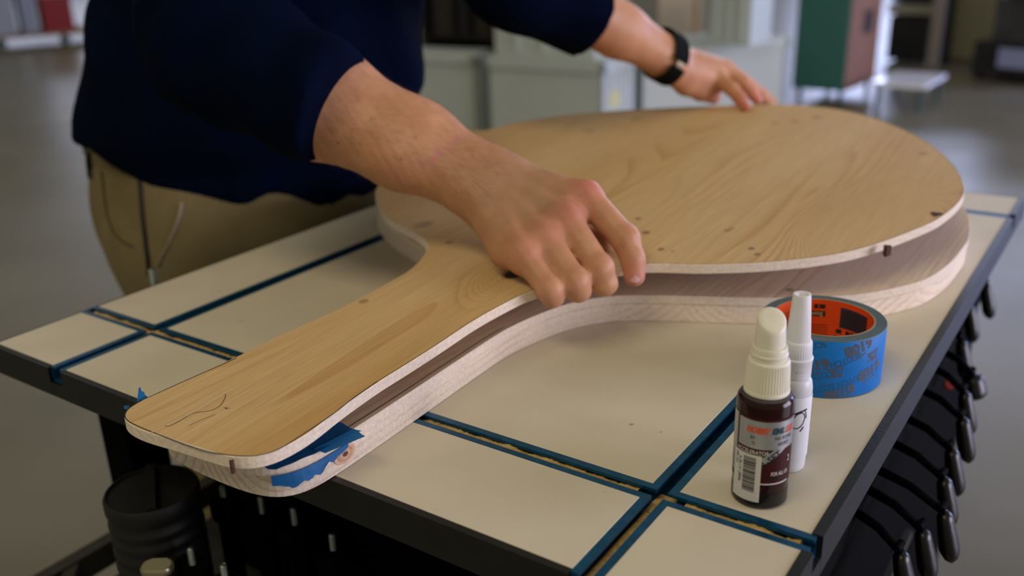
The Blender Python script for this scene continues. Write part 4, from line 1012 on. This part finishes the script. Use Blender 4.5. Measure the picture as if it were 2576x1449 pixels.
# ------------------------------------------------------------------ white glue bottle behind it
G0 = np.array([.6859, .1737, .0003]); GA = az_to_cam(G0)
glue = empty('glue_bottle', G0, 'slim white glue bottle with tall tapered cap standing behind the dark red bottle', 'bottle')
M_pe = mat('frosted_plastic', srgb(212, 214, 220), .35, sss=.3, spec=.4); M_pew = mat('white_plastic', srgb(224, 224, 230), .35, sss=.15); M_lab2 = mat('paper_label', srgb(222, 224, 232), .5)
V, F = lathe([(.0005, .0002), (.0100, .0), (.0109, .0012), (.0112, .0040), (.0114, .0120), (.0116, .0500), (.0117, .0600), (.0110, .0645), (.0094, .0675), (.0082, .0682)], G0, 48); part('bottle_body', V, F, M_pe, glue, auto=40)
V, F = lathe([(.0118, .0110), (.0119, .0112), (.0120, .0560), (.0119, .0562)], G0, 48, cap=False); gl = part('paper_label', V, F, M_lab2, glue, smooth=True)
# drawn spectacle lens curve and scribble on the label
def stroke2(P, wd_):
    P = np.array(P, float); T = np.gradient(P, axis=0); T /= np.linalg.norm(T, axis=1)[:, None]; Nn = np.c_[-T[:, 1], T[:, 0]]; n = len(P)
    return np.vstack([P + Nn * wd_ / 2, P - Nn * wd_ / 2]), [(i, i + 1, n + i + 1, n + i) for i in range(n - 1)]
a_ = np.linspace(0, 2 * math.pi, 40); P = np.c_[.0050 + .0042 * np.cos(a_) + .0006 * np.sin(a_), .0400 + .0056 * np.sin(a_) + .0010 * np.cos(a_)]
part('drawn_mark', wrap(stroke2(P, .0006)[0], G0, .01215, GA), stroke2(P, .0006)[1], M_ink, gl)
for P, w__ in [([(.0018, .0448), (.005, .0462), (.009, .0474), (.0105, .0478)], .0011), ([(.0065, .0320), (.0078, .0336), (.0088, .0352)], .0008), ([(.0090, .0474), (.0102, .0440), (.0105, .041)], .0006)]:
    q = stroke2(dense(P, 5), w__); part('drawn_mark', wrap(q[0], G0, .01215, GA), q[1], M_ink, gl)
V, F = lathe([(.0086, .0676), (.0098, .0680), (.0100, .0790), (.0104, .0796), (.0104, .0812), (.0098, .0818)], G0, 48); part('neck_ring', V, F, M_pew, glue, auto=35)
n_ = 108; t = np.linspace(0, 2 * math.pi, n_, endpoint=False); ribs = np.where((np.arange(n_) % 3) == 0, -.00035, 0.)
def rr2(r, z, k): return G0 + np.c_[(r + ribs * k) * np.cos(t), (r + ribs * k) * np.sin(t), np.full(n_, z)]
V, F = loft([rr2(.0092, .0818, 0), rr2(.0095, .0822, 1), rr2(.0090, .0915, 1), rr2(.0086, .0925, 0), rr2(.0078, .0930, .8), rr2(.0056, .1235, .4), rr2(.0054, .1240, 0), rr2(.0046, .1242, 0), rr2(.0030, .1236, 0), rr2(.0024, .1225, 0)]); part('tapered_cap', V, F, M_pew, glue, auto=40)
for k_ in range(6):
    q = quad2(-.006 + k_ * .0022, -.0056 + k_ * .0022, .0730 + .0004 * (k_ % 3), .0738 + .0003 * (k_ % 2)); part('date_print', wrap(q[0], G0, .0101, GA), q[1], mat('print_brown', srgb(90, 50, 40), .6), glue)

# ------------------------------------------------------------------ roll of blue tape
R0 = np.array([.6602, .3245, .0003]); RA = az_to_cam(R0)
roll = empty('tape_roll', R0, 'wide roll of printed blue masking tape with an orange paper core', 'tape')
ro, ri, rk, hT = .0476, .0392, .0376, .0480
M_tb = mat('tape_blue', srgb(10, 112, 196), .55, spec=.3, bump=.3, bscale=400, var=.1, vscale=150, bdist=.0003)
M_tside = mat('tape_side', srgb(78, 98, 104), .6, var=.12, vscale=30, bump=.4, bscale=600, bdist=.0003)
V, F = lathe([(ro, .0008), (ro, hT - .0006), (ro - .0005, hT), (ri, hT), (ri, 0), (ro - .0006, 0)], R0, 128, cap=False); n128 = 128
F = [f for f in F] + [(5 * 128 + j, 5 * 128 + (j + 1) % 128, (j + 1) % 128, j) for j in range(128)]
fm = [0] * 128 + [1] * (len(F) - 128)
tb = part('tape_winding', V, F, None, roll, mats=[M_tb, M_tside], fmat=fm, auto=40)
V, F = lathe([(ri - .0001, 0), (ri - .0001, hT + .0003), (rk, hT + .0003), (rk, 0)], R0, 128, cap=False)
F = F + [(3 * 128 + j, 3 * 128 + (j + 1) % 128, (j + 1) % 128, j) for j in range(128)]
fm = [0] * 256 + [1] * 128 + [0] * 128
core = part('cardboard_core', V, F, None, roll, mats=[mat('card_tan', srgb(150, 132, 108), .8), mat('core_orange', srgb(226, 82, 22), .45, spec=.5)], fmat=fm, auto=40, label='orange printed cardboard core')
# brown repeated print on the outside, tilted and upside down as on the roll
M_pr = mat('print_brown_tape', srgb(78, 82, 100), .6); M_pr2 = mat('print_faint', srgb(22, 90, 146), .6)
def rollprint(s_, u, v, size, rot, m_, bold=.0003, cond=1.):
    V2, F = text_mesh(s_, size, bold, 0, 'CENTER', cond); V2 = rot2(V2, rot, (u, v)); ok = (V2[:, 1].min() > .001) and (V2[:, 1].max() < hT - .001)
    if not ok:
        V2[:, 1] = np.clip(V2[:, 1], .0012, hT - .0012)
    V = wrap(V2, R0, ro + .00012, RA); part('print', V, F, m_, tb)
upd = math.pi
tw = math.radians(17)
for (u, v) in [(-.0040, .0268), (.0295, .0420), (.0175, .0050), (.0430, .0200), (-.036, .018), (-.030, .040)]:
    rollprint('6108', u, v, .0118, tw + upd, M_pr, .0006); q = quad2(-.0085, .0045, -.0078, -.0066, 8); part('print', wrap(np.clip(rot2(q[0], tw, (u, v)), [-9, .001], [9, hT - .001]), R0, ro + .00012, RA), q[1], M_pr, tb)
for (u, v) in [(.0125, .0232), (.0440, .0330), (-.0120, .0150)]:
    rollprint('Lock', u, v + .0012, .0058, tw + upd, M_pr, .0003); rollprint('Edge', u, v - .0035, .0058, tw + upd, M_pr, .0003)
for (u, v) in [(.0270, .0150), (.0010, .0075), (-.008, .0425), (.0200, .0320), (.002, .0190)]:
    rollprint('SCOTCH', u, v, .0072, tw + upd, M_pr2, .0002, .85)
# inside of the core: upside-down blocks
def inner(V2, F, m_, dr=.00015, nm='print'): part(nm, wrap(V2, R0, rk - dr, RA + math.pi, 0, True), F, m_, core)
M_core_d = mat('core_dark', srgb(44, 36, 28), .5); M_core_b = mat('core_blueblack', srgb(44, 50, 66), .5); M_core_ln = mat('core_line', srgb(120, 44, 14), .5)
for (u0, v0) in [(-.0085, 0), (.0190, -.0200)]:
    inner(*quad2(u0 - .0095, u0 + .0095, .0330 + v0, .0380 + v0, 8), M_core_d, .00012, 'print_bar')
    V2, F = text_mesh('Scotch', .0056, .0002); inner(rot2(V2, math.pi, (u0, .0352 + v0)), F, mat('core_pale', srgb(176, 160, 130), .5), .0002)
    for a0, a1 in ((-.0085, -.0035), (.0, .0035), (.0042, .0090)): inner(*quad2(u0 + a0, u0 + a1, .0402 + v0, .0440 + v0, 3), M_core_d, .00012, 'print_bar')
inner(*quad2(.0130, .0410, .0255, .0435, 12), M_core_b, .00012, 'print_panel')
for k_ in range(7): inner(*quad2(.0150, .0390, .0275 + k_ * .0021, .0280 + k_ * .0021, 12), M_ink, .0002, 'print_line')
for k_ in range(8): inner(*quad2(-.041, -.0230, .0200 + k_ * .0026, .0206 + k_ * .0026, 8), M_core_ln, .00015, 'print_line')
for k_ in range(7): inner(*quad2(-.0180, .0040, .0120 + k_ * .0022, .0126 + k_ * .0022, 10), M_core_ln, .00015, 'print_line')

# ------------------------------------------------------------------ clamp handles hanging under the right side
M_grip = mat('black_rubber', srgb(3, 4, 7), .34, spec=.45, bump=.2, bscale=200)
M_bar = mat('clamp_bar', srgb(4, 4, 5), .8, .0, .06)
tips = [(2491, 803), (2450, 862), (2432, 957), (2455, 1005), (2441, 1095), (2437, 1165), (2410, 1248), (2392, 1325), (2394, 1415), (2340, 1462), (2286, 1520)]
rail = empty('clamp_rail', (TX - .06, .4, -.09), 'black steel rail under the right table edge that the clamps hang from', 'rail')
part('rail_bar', *box(.7003, .7063, .17, TY - .04, -.125, -.070), M_bar, rail)
hpos = []
for i, q in enumerate(tips):
    P = atZ(q, -.125 - .004 * i); d = nrm(np.array([.26, -.06, -.95]))
    a = P - d * (.046 if i != 3 else .028); b = P
    root = empty('spring_clamp', (a[0] - .02, a[1] + .012, P[2] - .01), '', 'clamp', 'black clamps hanging under the right table edge')
    root['label'] = 'black-gripped clamp hanging under the right table edge, ' + ['at the far end of the row', 'second from the far end', 'third from the far end', 'with the fat round end', 'just nearer than the fat round one', 'sixth from the far end', 'seventh from the far end', 'fourth from the near end', 'third from the near end', 'second from the near end', 'nearest the camera'][i]
    nn = 12; tt = np.linspace(0, 1, nn); rad = np.array([.0072 + .0028 * math.sin(min(1, x * 1.1) * math.pi * .62) for x in tt]); rad[0] = .004; rad[-1] = .0015; rad[-2] = .0068; rad[-3] = .0090
    if i == 3: rad = rad * 1.55
    part('grip', *tube(a + (b - a) * tt[:, None], rad, 16, flat=.8), M_grip, root, smooth=True)
    e2 = np.array([.7065, a[1] + .016, a[2] + .012])
    part('clamp_arm', *tube([a, a * .5 + e2 * .5 + [0, 0, .004], e2], .0040, 8), M_bar, root, smooth=True)
    part('pivot_pin', *lathe([(.0001, -.006), (.003, -.006), (.003, .006), (.0001, .006)], a - d * .004, 12, axis=(.1, 1, 0)), M_bar, root)
    if i == 3:
        rp_ = atZ((2388, 968), -.115); part('jaw_pad', *lathe([(.0005, -.003), (.005, -.003), (.005, .003), (.0005, .003)], rp_, 16, axis=(.3, -.6, .5)), mat('red_pad', srgb(150, 20, 20), .5), root, label='small red pad')
# ------------------------------------------------------------------ threaded studs on black clamp bodies below the front edge
M_zinc = mat('zinc', srgb(150, 160, 150), .3, .85)
def stud(px, zt_, r, L_, lab_, body=True, grp='threaded studs below the front edge', par=None):
    P = atZ(px, zt_); root = empty('threaded_clamp', (P[0], P[1], zS), lab_, 'clamp', grp)
    prof = []; zz_ = zt_ - L_; prof.append((r * .85, zz_))
    while zz_ < zt_ - .0015: prof += [(r, zz_ + .0004), (r, zz_ + .0007), (r * .84, zz_ + .0011)]; zz_ += .0013
    prof += [(r * .8, zt_ - .0007), (r * .4, zt_)]
    part('threaded_rod', *lathe(prof, (P[0], P[1], 0), 18), M_zinc, root, auto=60)
    if body:
        part('knob', *lathe([(.0135, zt_ - L_ - .022), (.0150, zt_ - L_ - .018), (.0150, zt_ - L_ - .004), (.0125, zt_ - L_), (.002, zt_ - L_ + .0005)], (P[0], P[1], 0), 28), M_steel_blk, root, auto=40)
        part('stem', *lathe([(.0095, zS + .006), (.0095, zt_ - L_ - .020)], (P[0], P[1], 0), 20), M_steel_blk, root, auto=40)
        part('foot_plate', *box(P[0] - .024, P[0] + .024, P[1] - .016, P[1] + .016, zS - .002, zS + .006), MATS['dusty_black_steel'], root)
    return root
for px, L_, lb in [((655, 1249), .018, 'threaded steel stud on a black clamp just below the lower board\'s tip'), ((737, 1277), .018, 'threaded steel stud on a black clamp, second from the left under the front edge'), ((834, 1342), .017, 'threaded steel stud standing right of the others under the front edge'),
                   ((478, 1378), .017, 'threaded steel stud beside the silver oval cap'), ((561, 1420), .016, 'threaded steel stud cut by the bottom of the picture'), ((560, 1222), .012, 'faint threaded stud deep in the shadow behind the board tip')]:
    stud(px, -.15, .0031, L_, lb)
# the one showing beyond the left edge, in front of the trousers
P = atX((381, 676), -.028)
root = empty('threaded_rod_clamp', (P[0], P[1], -.10), 'short shiny threaded rod sticking up beyond the left table edge, before the trousers', 'clamp')
prof = []; zz_ = -.06
while zz_ < P[2] - .002: prof += [(.0042, zz_ + .0004), (.0042, zz_ + .0008), (.0035, zz_ + .0013)]; zz_ += .0017
prof += [(.0036, P[2] - .001), (.0015, P[2])]
part('threaded_rod', *lathe(prof, (P[0], P[1], 0), 18), M_zinc, root, auto=60)
part('clamp_body', *box(P[0] - .010, -.0025, P[1] - .010, P[1] + .010, -.10, -.045), M_steel_blk, root)
# oval knurled cap on a black post
P = atZ((394, 1420), -.15)
root = empty('oval_headed_clamp', (P[0], P[1], zS), 'silver oval ribbed head on a black post at the bottom left', 'clamp')
a_ = np.linspace(0, 2 * math.pi, 40, endpoint=False); U_ = nrm([RT[0], RT[1], 0]); W_ = np.array([-U_[1], U_[0], 0])
def oval(rx, ry, z): return np.array([P[0], P[1], 0]) + np.outer(np.sign(np.cos(a_)) * np.abs(np.cos(a_)) ** .75 * rx, U_) + np.outer(np.sign(np.sin(a_)) * np.abs(np.sin(a_)) ** .75 * ry, W_) + [0, 0, z]
V, F = loft([oval(.012, .008, -.158), oval(.0135, .0095, -.156), oval(.0135, .0095, -.1515), oval(.0125, .0088, -.150)]); hdp = part('oval_head', V, F, mat('brushed_nickel', srgb(176, 170, 140), .35, .8), root, auto=40)
rg = []
for k_ in range(9):
    o_ = -.0075 + k_ * .0019; l_ = .0125 * math.sqrt(max(.05, 1 - (o_ / .0095) ** 2)); c_ = np.array([P[0], P[1], -.1499]) + W_ * o_
    rg.append(tube([c_ - U_ * l_ * .95, c_ + U_ * l_ * .95], .0005, 6))
part('head_ribs', *join(*rg), MATS['brushed_nickel'], hdp)
part('post', *loft([oval(.0085, .006, zS), oval(.0085, .006, -.158)]), M_steel_blk, root)
# ribbed black canister
K0 = atZ((380, 1228), -.118); K0 = np.array([K0[0], K0[1], zS]); M_can = mat('black_ribbed_plastic', srgb(9, 10, 8), .55, bump=.2, bscale=120, var=.3, vscale=60)
can = empty('ribbed_canister', K0, 'black ribbed plastic canister standing on the shelf below the left front corner', 'canister')
prof = [(.042, 0), (.0445, .004)]
for k_ in range(11): z_ = .008 + k_ * .0142; prof += [(.0445, z_), (.0465, z_ + .003), (.0465, z_ + .007), (.0445, z_ + .010)]
prof = [(r_ * .88, z_) for r_, z_ in prof]; prof += [(.0400, .166), (.0415, .169), (.0415, .179), (.0400, .182), (.0385, .182), (.0382, .180), (.002, .180)]
part('canister_body', *lathe(prof, K0, 64), M_can, can, auto=40)
V, F = join(box(K0[0] - .004, K0[0] + .004, K0[1] - .036, K0[1] + .036, K0[2] + .1802, K0[2] + .187)); c45 = K0[:2]
ang = .95; V = V.copy(); xy = V[:, :2] - c45; V[:, :2] = c45 + np.c_[xy[:, 0] * math.cos(ang) - xy[:, 1] * math.sin(ang), xy[:, 0] * math.sin(ang) + xy[:, 1] * math.cos(ang)]
part('lid_divider', V, F, M_can, can)

# ------------------------------------------------------------------ background, out of focus
def frame_from(FL, FR, z, depth_px=None, depth=None):
    a, b = atZ(FL, z)[:2], atZ(FR, z)[:2]; u = b - a; L_ = np.linalg.norm(u); u = u / L_; v = np.array([-u[1], u[0]])
    if v @ GH[:2] < 0: v = -v
    if depth_px is not None: depth = abs((atZ(depth_px, z)[:2] - b) @ v)
    return a, u, v, L_, depth
def obox(a, u, v, x0, x1, y0, y1, z0, z1):
    V, F = box(x0, x1, y0, y1, z0, z1); W = np.zeros_like(V); W[:, :2] = a + V[:, :1] * u + V[:, 1:2] * v; W[:, 2] = V[:, 2]; 
    return W, (F if (u[0] * v[1] - u[1] * v[0]) > 0 else [f[::-1] for f in F])
M_tote = mat('white_tote', srgb(186, 194, 188), .45, spec=.4, var=.05, vscale=3); M_totein = mat('pale_grey_plastic', srgb(150, 150, 140), .6)  # second material is an even pale grey, used on the trolley shelf
def tote(FL, FR, BR, zr, h_, lab_, depth=None, name='storage_tote'):
    a, u, v, L_, dp = frame_from(FL, FR, zr, BR, depth); c = a + u * L_ / 2 + v * dp / 2
    root = empty(name, (c[0], c[1], zr - h_), lab_, 'tote', 'white plastic totes in the background'); t_ = .012; z0 = zr - h_
    ms = [obox(a, u, v, .02, L_ - .02, .02, dp - .02, z0, z0 + .02), obox(a, u, v, .02, L_ - .02, .02, .02 + t_, z0, zr), obox(a, u, v, .02, L_ - .02, dp - .02 - t_, dp - .02, z0, zr), obox(a, u, v, .02, .02 + t_, .02, dp - .02, z0, zr), obox(a, u, v, L_ - .02 - t_, L_ - .02, .02, dp - .02, z0, zr)]
    part('tub', *join(*ms), M_tote, root)
    part('rim', *join(obox(a, u, v, 0, L_, 0, .03, zr - .05, zr), obox(a, u, v, 0, L_, dp - .03, dp, zr - .05, zr), obox(a, u, v, 0, .03, 0, dp, zr - .05, zr), obox(a, u, v, L_ - .03, L_, 0, dp, zr - .05, zr)), M_tote, root)
    for k_ in range(1, 4): part('rib', *obox(a, u, v, L_ - .022, L_ - .008, dp * k_ / 4 - .012, dp * k_ / 4 + .012, z0 + .02, zr - .05), M_tote, root)
    part('lid', *obox(a, u, v, .004, L_ - .004, .004, dp - .004, zr - .006, zr + .012), M_tote, root)
    return root, (a, u, v, L_, dp)
zr = -.34; hb = zr - FLOOR
r1_, _ = tote((985, 132), (1195, 140), (1222, 128), zr, hb, 'white lidded tote on the floor directly right of the shirt, below the dark shelf')
r2_, fr2 = tote((1216, 146), (1520, 162), (1705, 140), zr, hb, 'large white tote on the floor behind the forearms, bright right side with a yellow sticker')
a, u, v, L_, dp = fr2; sx = obox(a, u, v, L_ - .0195, L_ - .0165, dp * .20, dp * .48, zr - .25, zr - .17); part('sticker', *sx, mat('yellow_sticker', srgb(215, 205, 120), .6), r2_)
r3_, fr3 = tote((1612, 120), (1990, 97), None, zr + .03, hb + .03, 'white tote on the floor beneath the left hand, left of the green cabinet', depth=.4)
zr2 = zr + .012 + .48
def stack(FL, FR, dpx, zb, h_, lab_, dep):
    a, u, v, L_, dp = frame_from(FL, FR, zb, None, dep); c = a + u * L_ / 2 + v * dp / 2
    root = empty('storage_tote', (c[0], c[1], zb), lab_, 'tote', 'white plastic totes in the background')
    part('tub', *obox(a, u, v, .02, L_ - .02, .02, dp - .02, zb, zb + h_), M_tote, root); part('rim', *obox(a, u, v, 0, L_, 0, dp, zb + h_ - .05, zb + h_ + .002), M_tote, root)
    for k_ in range(1, 4): part('rib', *obox(a, u, v, L_ * k_ / 4 - .012, L_ * k_ / 4 + .012, .008, .022, zb + .02, zb + h_ - .05), M_tote, root)
stack((1234, 136), (1500, 150), None, zr + .0125, .50, 'grey-white tote stacked above the floor tote, just right of the dark shelf', .42)
stack((1768, 112), (1890, 118), None, zr + .0425, .50, 'white tote stacked highest, left of the green cabinet', .34)
M_ply = mat('pale_panel', srgb(196, 172, 128), .6, var=.08, vscale=4)
a = atD((1655, 110), 8.6)[:2]; b9 = atD((1762, 110), 8.8)[:2]; L_ = np.linalg.norm(b9 - a) / 1.25; u = (b9 - a) / np.linalg.norm(b9 - a); v = np.array([-u[1], u[0]]); pn = empty('plywood_panel', (a[0], a[1], FLOOR), 'upright pale plywood panel behind the left wrist', 'panel')
part('sheet', *obox(a, u, v, 0, L_ * 1.25, 0, .02, FLOOR, .9), M_ply, pn)
part('end_batten', *obox(a, u, v, L_ * 1.25 - .05, L_ * 1.25, -.02, -.0005, FLOOR, .9), M_ply, pn)
# dark shelf unit with brown goods
zsh = FLOOR + .55
a, u, v, L_, dp = frame_from((1040, 112), (1222, 118), zsh, None, .5); a = a + v * .5 - u * .26; L_ = L_ * 1.12 + .26
sh = empty('dark_shelf_unit', (*(a + u * L_ / 2), FLOOR), 'dark open shelf with brown goods between the shirt and the totes', 'shelf')
M_dk = mat('dark_wood', srgb(18, 16, 12), .7)
part('back_panel', *obox(a, u, v, 0, L_, dp, dp + .02, FLOOR, 1.2), M_dk, sh)
for x_ in (0, L_ - .03): part('side_panel', *obox(a, u, v, x_, x_ + .03, 0, dp, FLOOR, 1.2), M_dk, sh)
for z_ in (FLOOR + .05, zsh - .02, .2, .75): part('shelf', *obox(a, u, v, .03, L_ - .03, 0, dp, z_, z_ + .02), M_dk, sh)
for x0, x1, hh, cc, lb in [(.06, .16, .42, (44, 36, 32), 'upright grey-brown board leaning on the dark shelf'), (.19, .25, .46, (12, 14, 20), 'slim slate-coloured case on the dark shelf'), (.28, .36, .38, (34, 26, 18), 'middle brown carton on the dark shelf'), (.39, .52, .30, (62, 32, 6), 'orange-brown box at the right end of the dark shelf')]:
    s_ = L_ / .58; r_ = empty('carton', (*(a + u * (x0 + x1) / 2 * s_), zsh), lb, 'box', 'goods on the dark shelf')
    part('carton_body', *obox(a, u, v, x0 * s_, x1 * s_, .03, .30, zsh + .0005, zsh + hh), mat('carton_%d' % cc[0], srgb(*cc), .8), r_)
    part('flap', *obox(a, u, v, x0 * s_ + .003, x1 * s_ - .003, .025, .0295, zsh + hh * .75, zsh + hh + .01), mat('carton_%d' % cc[0], srgb(*cc), .8), r_)
# green cabinet with cardboard-brown side
zg = FLOOR + .09
a, u, v, L_, dp = frame_from((1992, 222), (2122, 232), zg, (2212, 172)); 
dp *= .55
gc = empty('green_cabinet', (*(a + u * L_ / 2 + v * dp / 2), FLOOR), 'green-fronted cabinet with a brown side, on short legs behind the board', 'cabinet')
M_green = mat('green_paint', srgb(52, 108, 94), .5); M_brn = mat('brown_board', srgb(122, 82, 58), .75, var=.08, vscale=3)
zt_ = zg + .80
part('cabinet_body', *obox(a, u, v, .0, L_, .012, dp, zg, zt_), M_brn, gc)
part('front_panel', *obox(a, u, v, .0, L_ - .004, 0, .0118, zg + .002, zt_ - .002), M_green, gc, label='green front panel')
for x_, y_ in ((.03, .03), (L_ - .05, .03), (L_ - .05, dp - .05), (.03, dp - .05)): part('leg', *obox(a, u, v, x_, x_ + .025, y_, y_ + .025, FLOOR, zg), MATS['dark_wood'], gc)
part('hand_hole', *obox(a, u, v, L_ - .001, L_ + .0015, dp * .42, dp * .72, zg + .36, zg + .52), mat('hole_dark', srgb(40, 28, 20), .9), gc)
# black stacked tool cases with pale uprights
zb_ = FLOOR + .03
a, u, v, L_, dp = frame_from((2226, 158), (2322, 163), FLOOR, None, .5)
tc_ = empty('tool_trolley', (*(a + u * L_ / 2 + v * dp / 2), FLOOR), 'black tool trolley with pale uprights right of the green cabinet', 'trolley')
M_case = mat('black_case', srgb(14, 18, 24), .5); M_post = mat('pale_post', srgb(170, 160, 160), .6)
for k_, (z0, z1) in enumerate([(.03, .40), (.52, .72), (.74, .78)]): part('case', *obox(a, u, v, 0, L_, .02, dp, FLOOR + z0, FLOOR + z1), M_case, tc_)
part('pale_shelf', *obox(a, u, v, -.02, L_ + .05, .0, dp, FLOOR + .42, FLOOR + .50), MATS['pale_grey_plastic'], tc_)
part('pale_upright', *obox(a, u, v, L_ + .03, L_ + .12, -.02, .06, FLOOR, FLOOR + .80), M_post, tc_)
part('dark_upright', *obox(a, u, v, L_ + .14, L_ + .18, .04, .12, FLOOR, FLOOR + .80), M_case, tc_)
# pale wall panel and dark machine at the right
a, u, v, L_, dp = frame_from((2345, 157), (2490, 166), FLOOR, None, .1)
pw = empty('partition_panel', (*(a + u * L_ / 2), FLOOR), 'beige partition panel standing behind, between trolley and dark machine', 'panel')
part('panel_sheet', *obox(a, u, v, 0, L_ * 1.9, .02, .08, FLOOR, -.09), mat('beige_panel', srgb(150, 146, 122), .7), pw); part('panel_foot', *obox(a, u, v, 0, L_ * 1.9, -.03, .0195, FLOOR, FLOOR + .05), mat('grey_foot', srgb(96, 96, 88), .7), pw)
a, u, v, L_, dp = frame_from((2440, 200), (2640, 222), FLOOR, None, .7)
mc = empty('dark_machine', (*(a + u * L_ / 2 + v * dp / 2), FLOOR), 'dark wheeled machine with a pale box low down at the right edge', 'machine')
M_mach = mat('machine_grey', srgb(60, 62, 64), .55, var=.3, vscale=6)
part('base', *obox(a, u, v, 0, L_, 0, dp, FLOOR + .05, FLOOR + .30), mat('machine_dark', srgb(30, 32, 36), .5), mc)
part('column', *obox(a, u, v, L_ * .12, L_, .1, dp, FLOOR + .30, FLOOR + .62), M_mach, mc); part('head', *obox(a, u, v, L_ * .28, L_, .05, dp, FLOOR + .62, FLOOR + .80), M_mach, mc)
part('pale_box', *obox(a, u, v, L_ * .34, L_ * .95, -.03, -.001, FLOOR + .12, FLOOR + .26), mat('pale_box', srgb(150, 160, 200), .5), mc)
for x_ in (.05, L_ - .12): part('wheel', *lathe([(.001, -.02), (.05, -.02), (.05, .02), (.001, .02)], (*(a + u * x_ + v * .05), FLOOR + .05), 20, axis=(*v, 0)), MATS['machine_dark'], mc)
# white slab on legs standing in for the window's bright reflection on the floor
a, u, v, L_, dp = frame_from((2195, 205), (2330, 214), FLOOR + .18, None, .55)
st = empty('floor_reflection_slab', (*(a + u * L_ / 2 + v * dp / 2), FLOOR), 'white slab on grey legs standing in for window reflection on the floor right of the green cabinet', 'reflection')
part('reflection_slab', *obox(a, u, v, 0, L_, 0, dp, FLOOR + .15, FLOOR + .18), mat('reflection_white', srgb(240, 242, 250), .15), st)
for x_, y_ in ((.02, .02), (L_ - .05, .02), (L_ - .05, dp - .05), (.02, dp - .05)): part('leg', *obox(a, u, v, x_, x_ + .03, y_, y_ + .03, FLOOR, FLOOR + .1498), mat('grey_leg', srgb(70, 90, 88), .5), st)
# plank trolley at top left with white box, pale box and red crate
zp = FLOOR + .16
a, u, v, L_, dp = frame_from((-260, 112), (238, 74), zp, None, .9)
tr_ = empty('wooden_dolly', (*(a + u * L_ / 2 + v * dp / 2), FLOOR), 'low wooden dolly carrying boxes on the floor at the top left', 'trolley')
part('deck', *obox(a, u, v, 0, L_, 0, dp, zp - .035, zp), mat('deck_wood', srgb(142, 106, 66), .7, var=.1, vscale=8), tr_)
for x_ in (.3, L_ * .5, L_ - .35): part('caster', *lathe([(.001, -.02), (.06, -.02), (.06, .02), (.001, .02)], (*(a + u * x_ + v * .1), FLOOR + .0605), 20, axis=(*v, 0)), M_case, tr_)
def onplank(x0, x1, y0, y1, h_, m_, nm, lb, cat):
    r_ = empty(nm, (*(a + u * (x0 + x1) / 2 * L_ + v * (y0 + y1) / 2), zp), lb, cat)
    part('crate_body', *obox(a, u, v, x0 * L_, x1 * L_, y0, y1, zp + .0005, zp + h_), m_, r_)
    part('crate_rim', *obox(a, u, v, x0 * L_ - .01, x1 * L_ + .01, y0 - .01, y1 + .01, zp + h_ * .9, zp + h_ * .9 + .03), m_, r_)
onplank(.22, .60, .08, .7, 1.1, mat('white_box', srgb(170, 176, 190), .6), 'white_crate', 'tall white crate on the wooden dolly at the far left', 'crate')
onplank(.635, .715, .12, .6, 1.0, mat('pale_box2', srgb(160, 166, 186), .6), 'pale_panel_box', 'narrow pale box between the white and the red crates', 'box')
onplank(.745, .905, .10, .55, .43, mat('red_crate', srgb(150, 14, 16), .5), 'red_crate', 'red crate on the wooden dolly beside the shirt', 'crate')
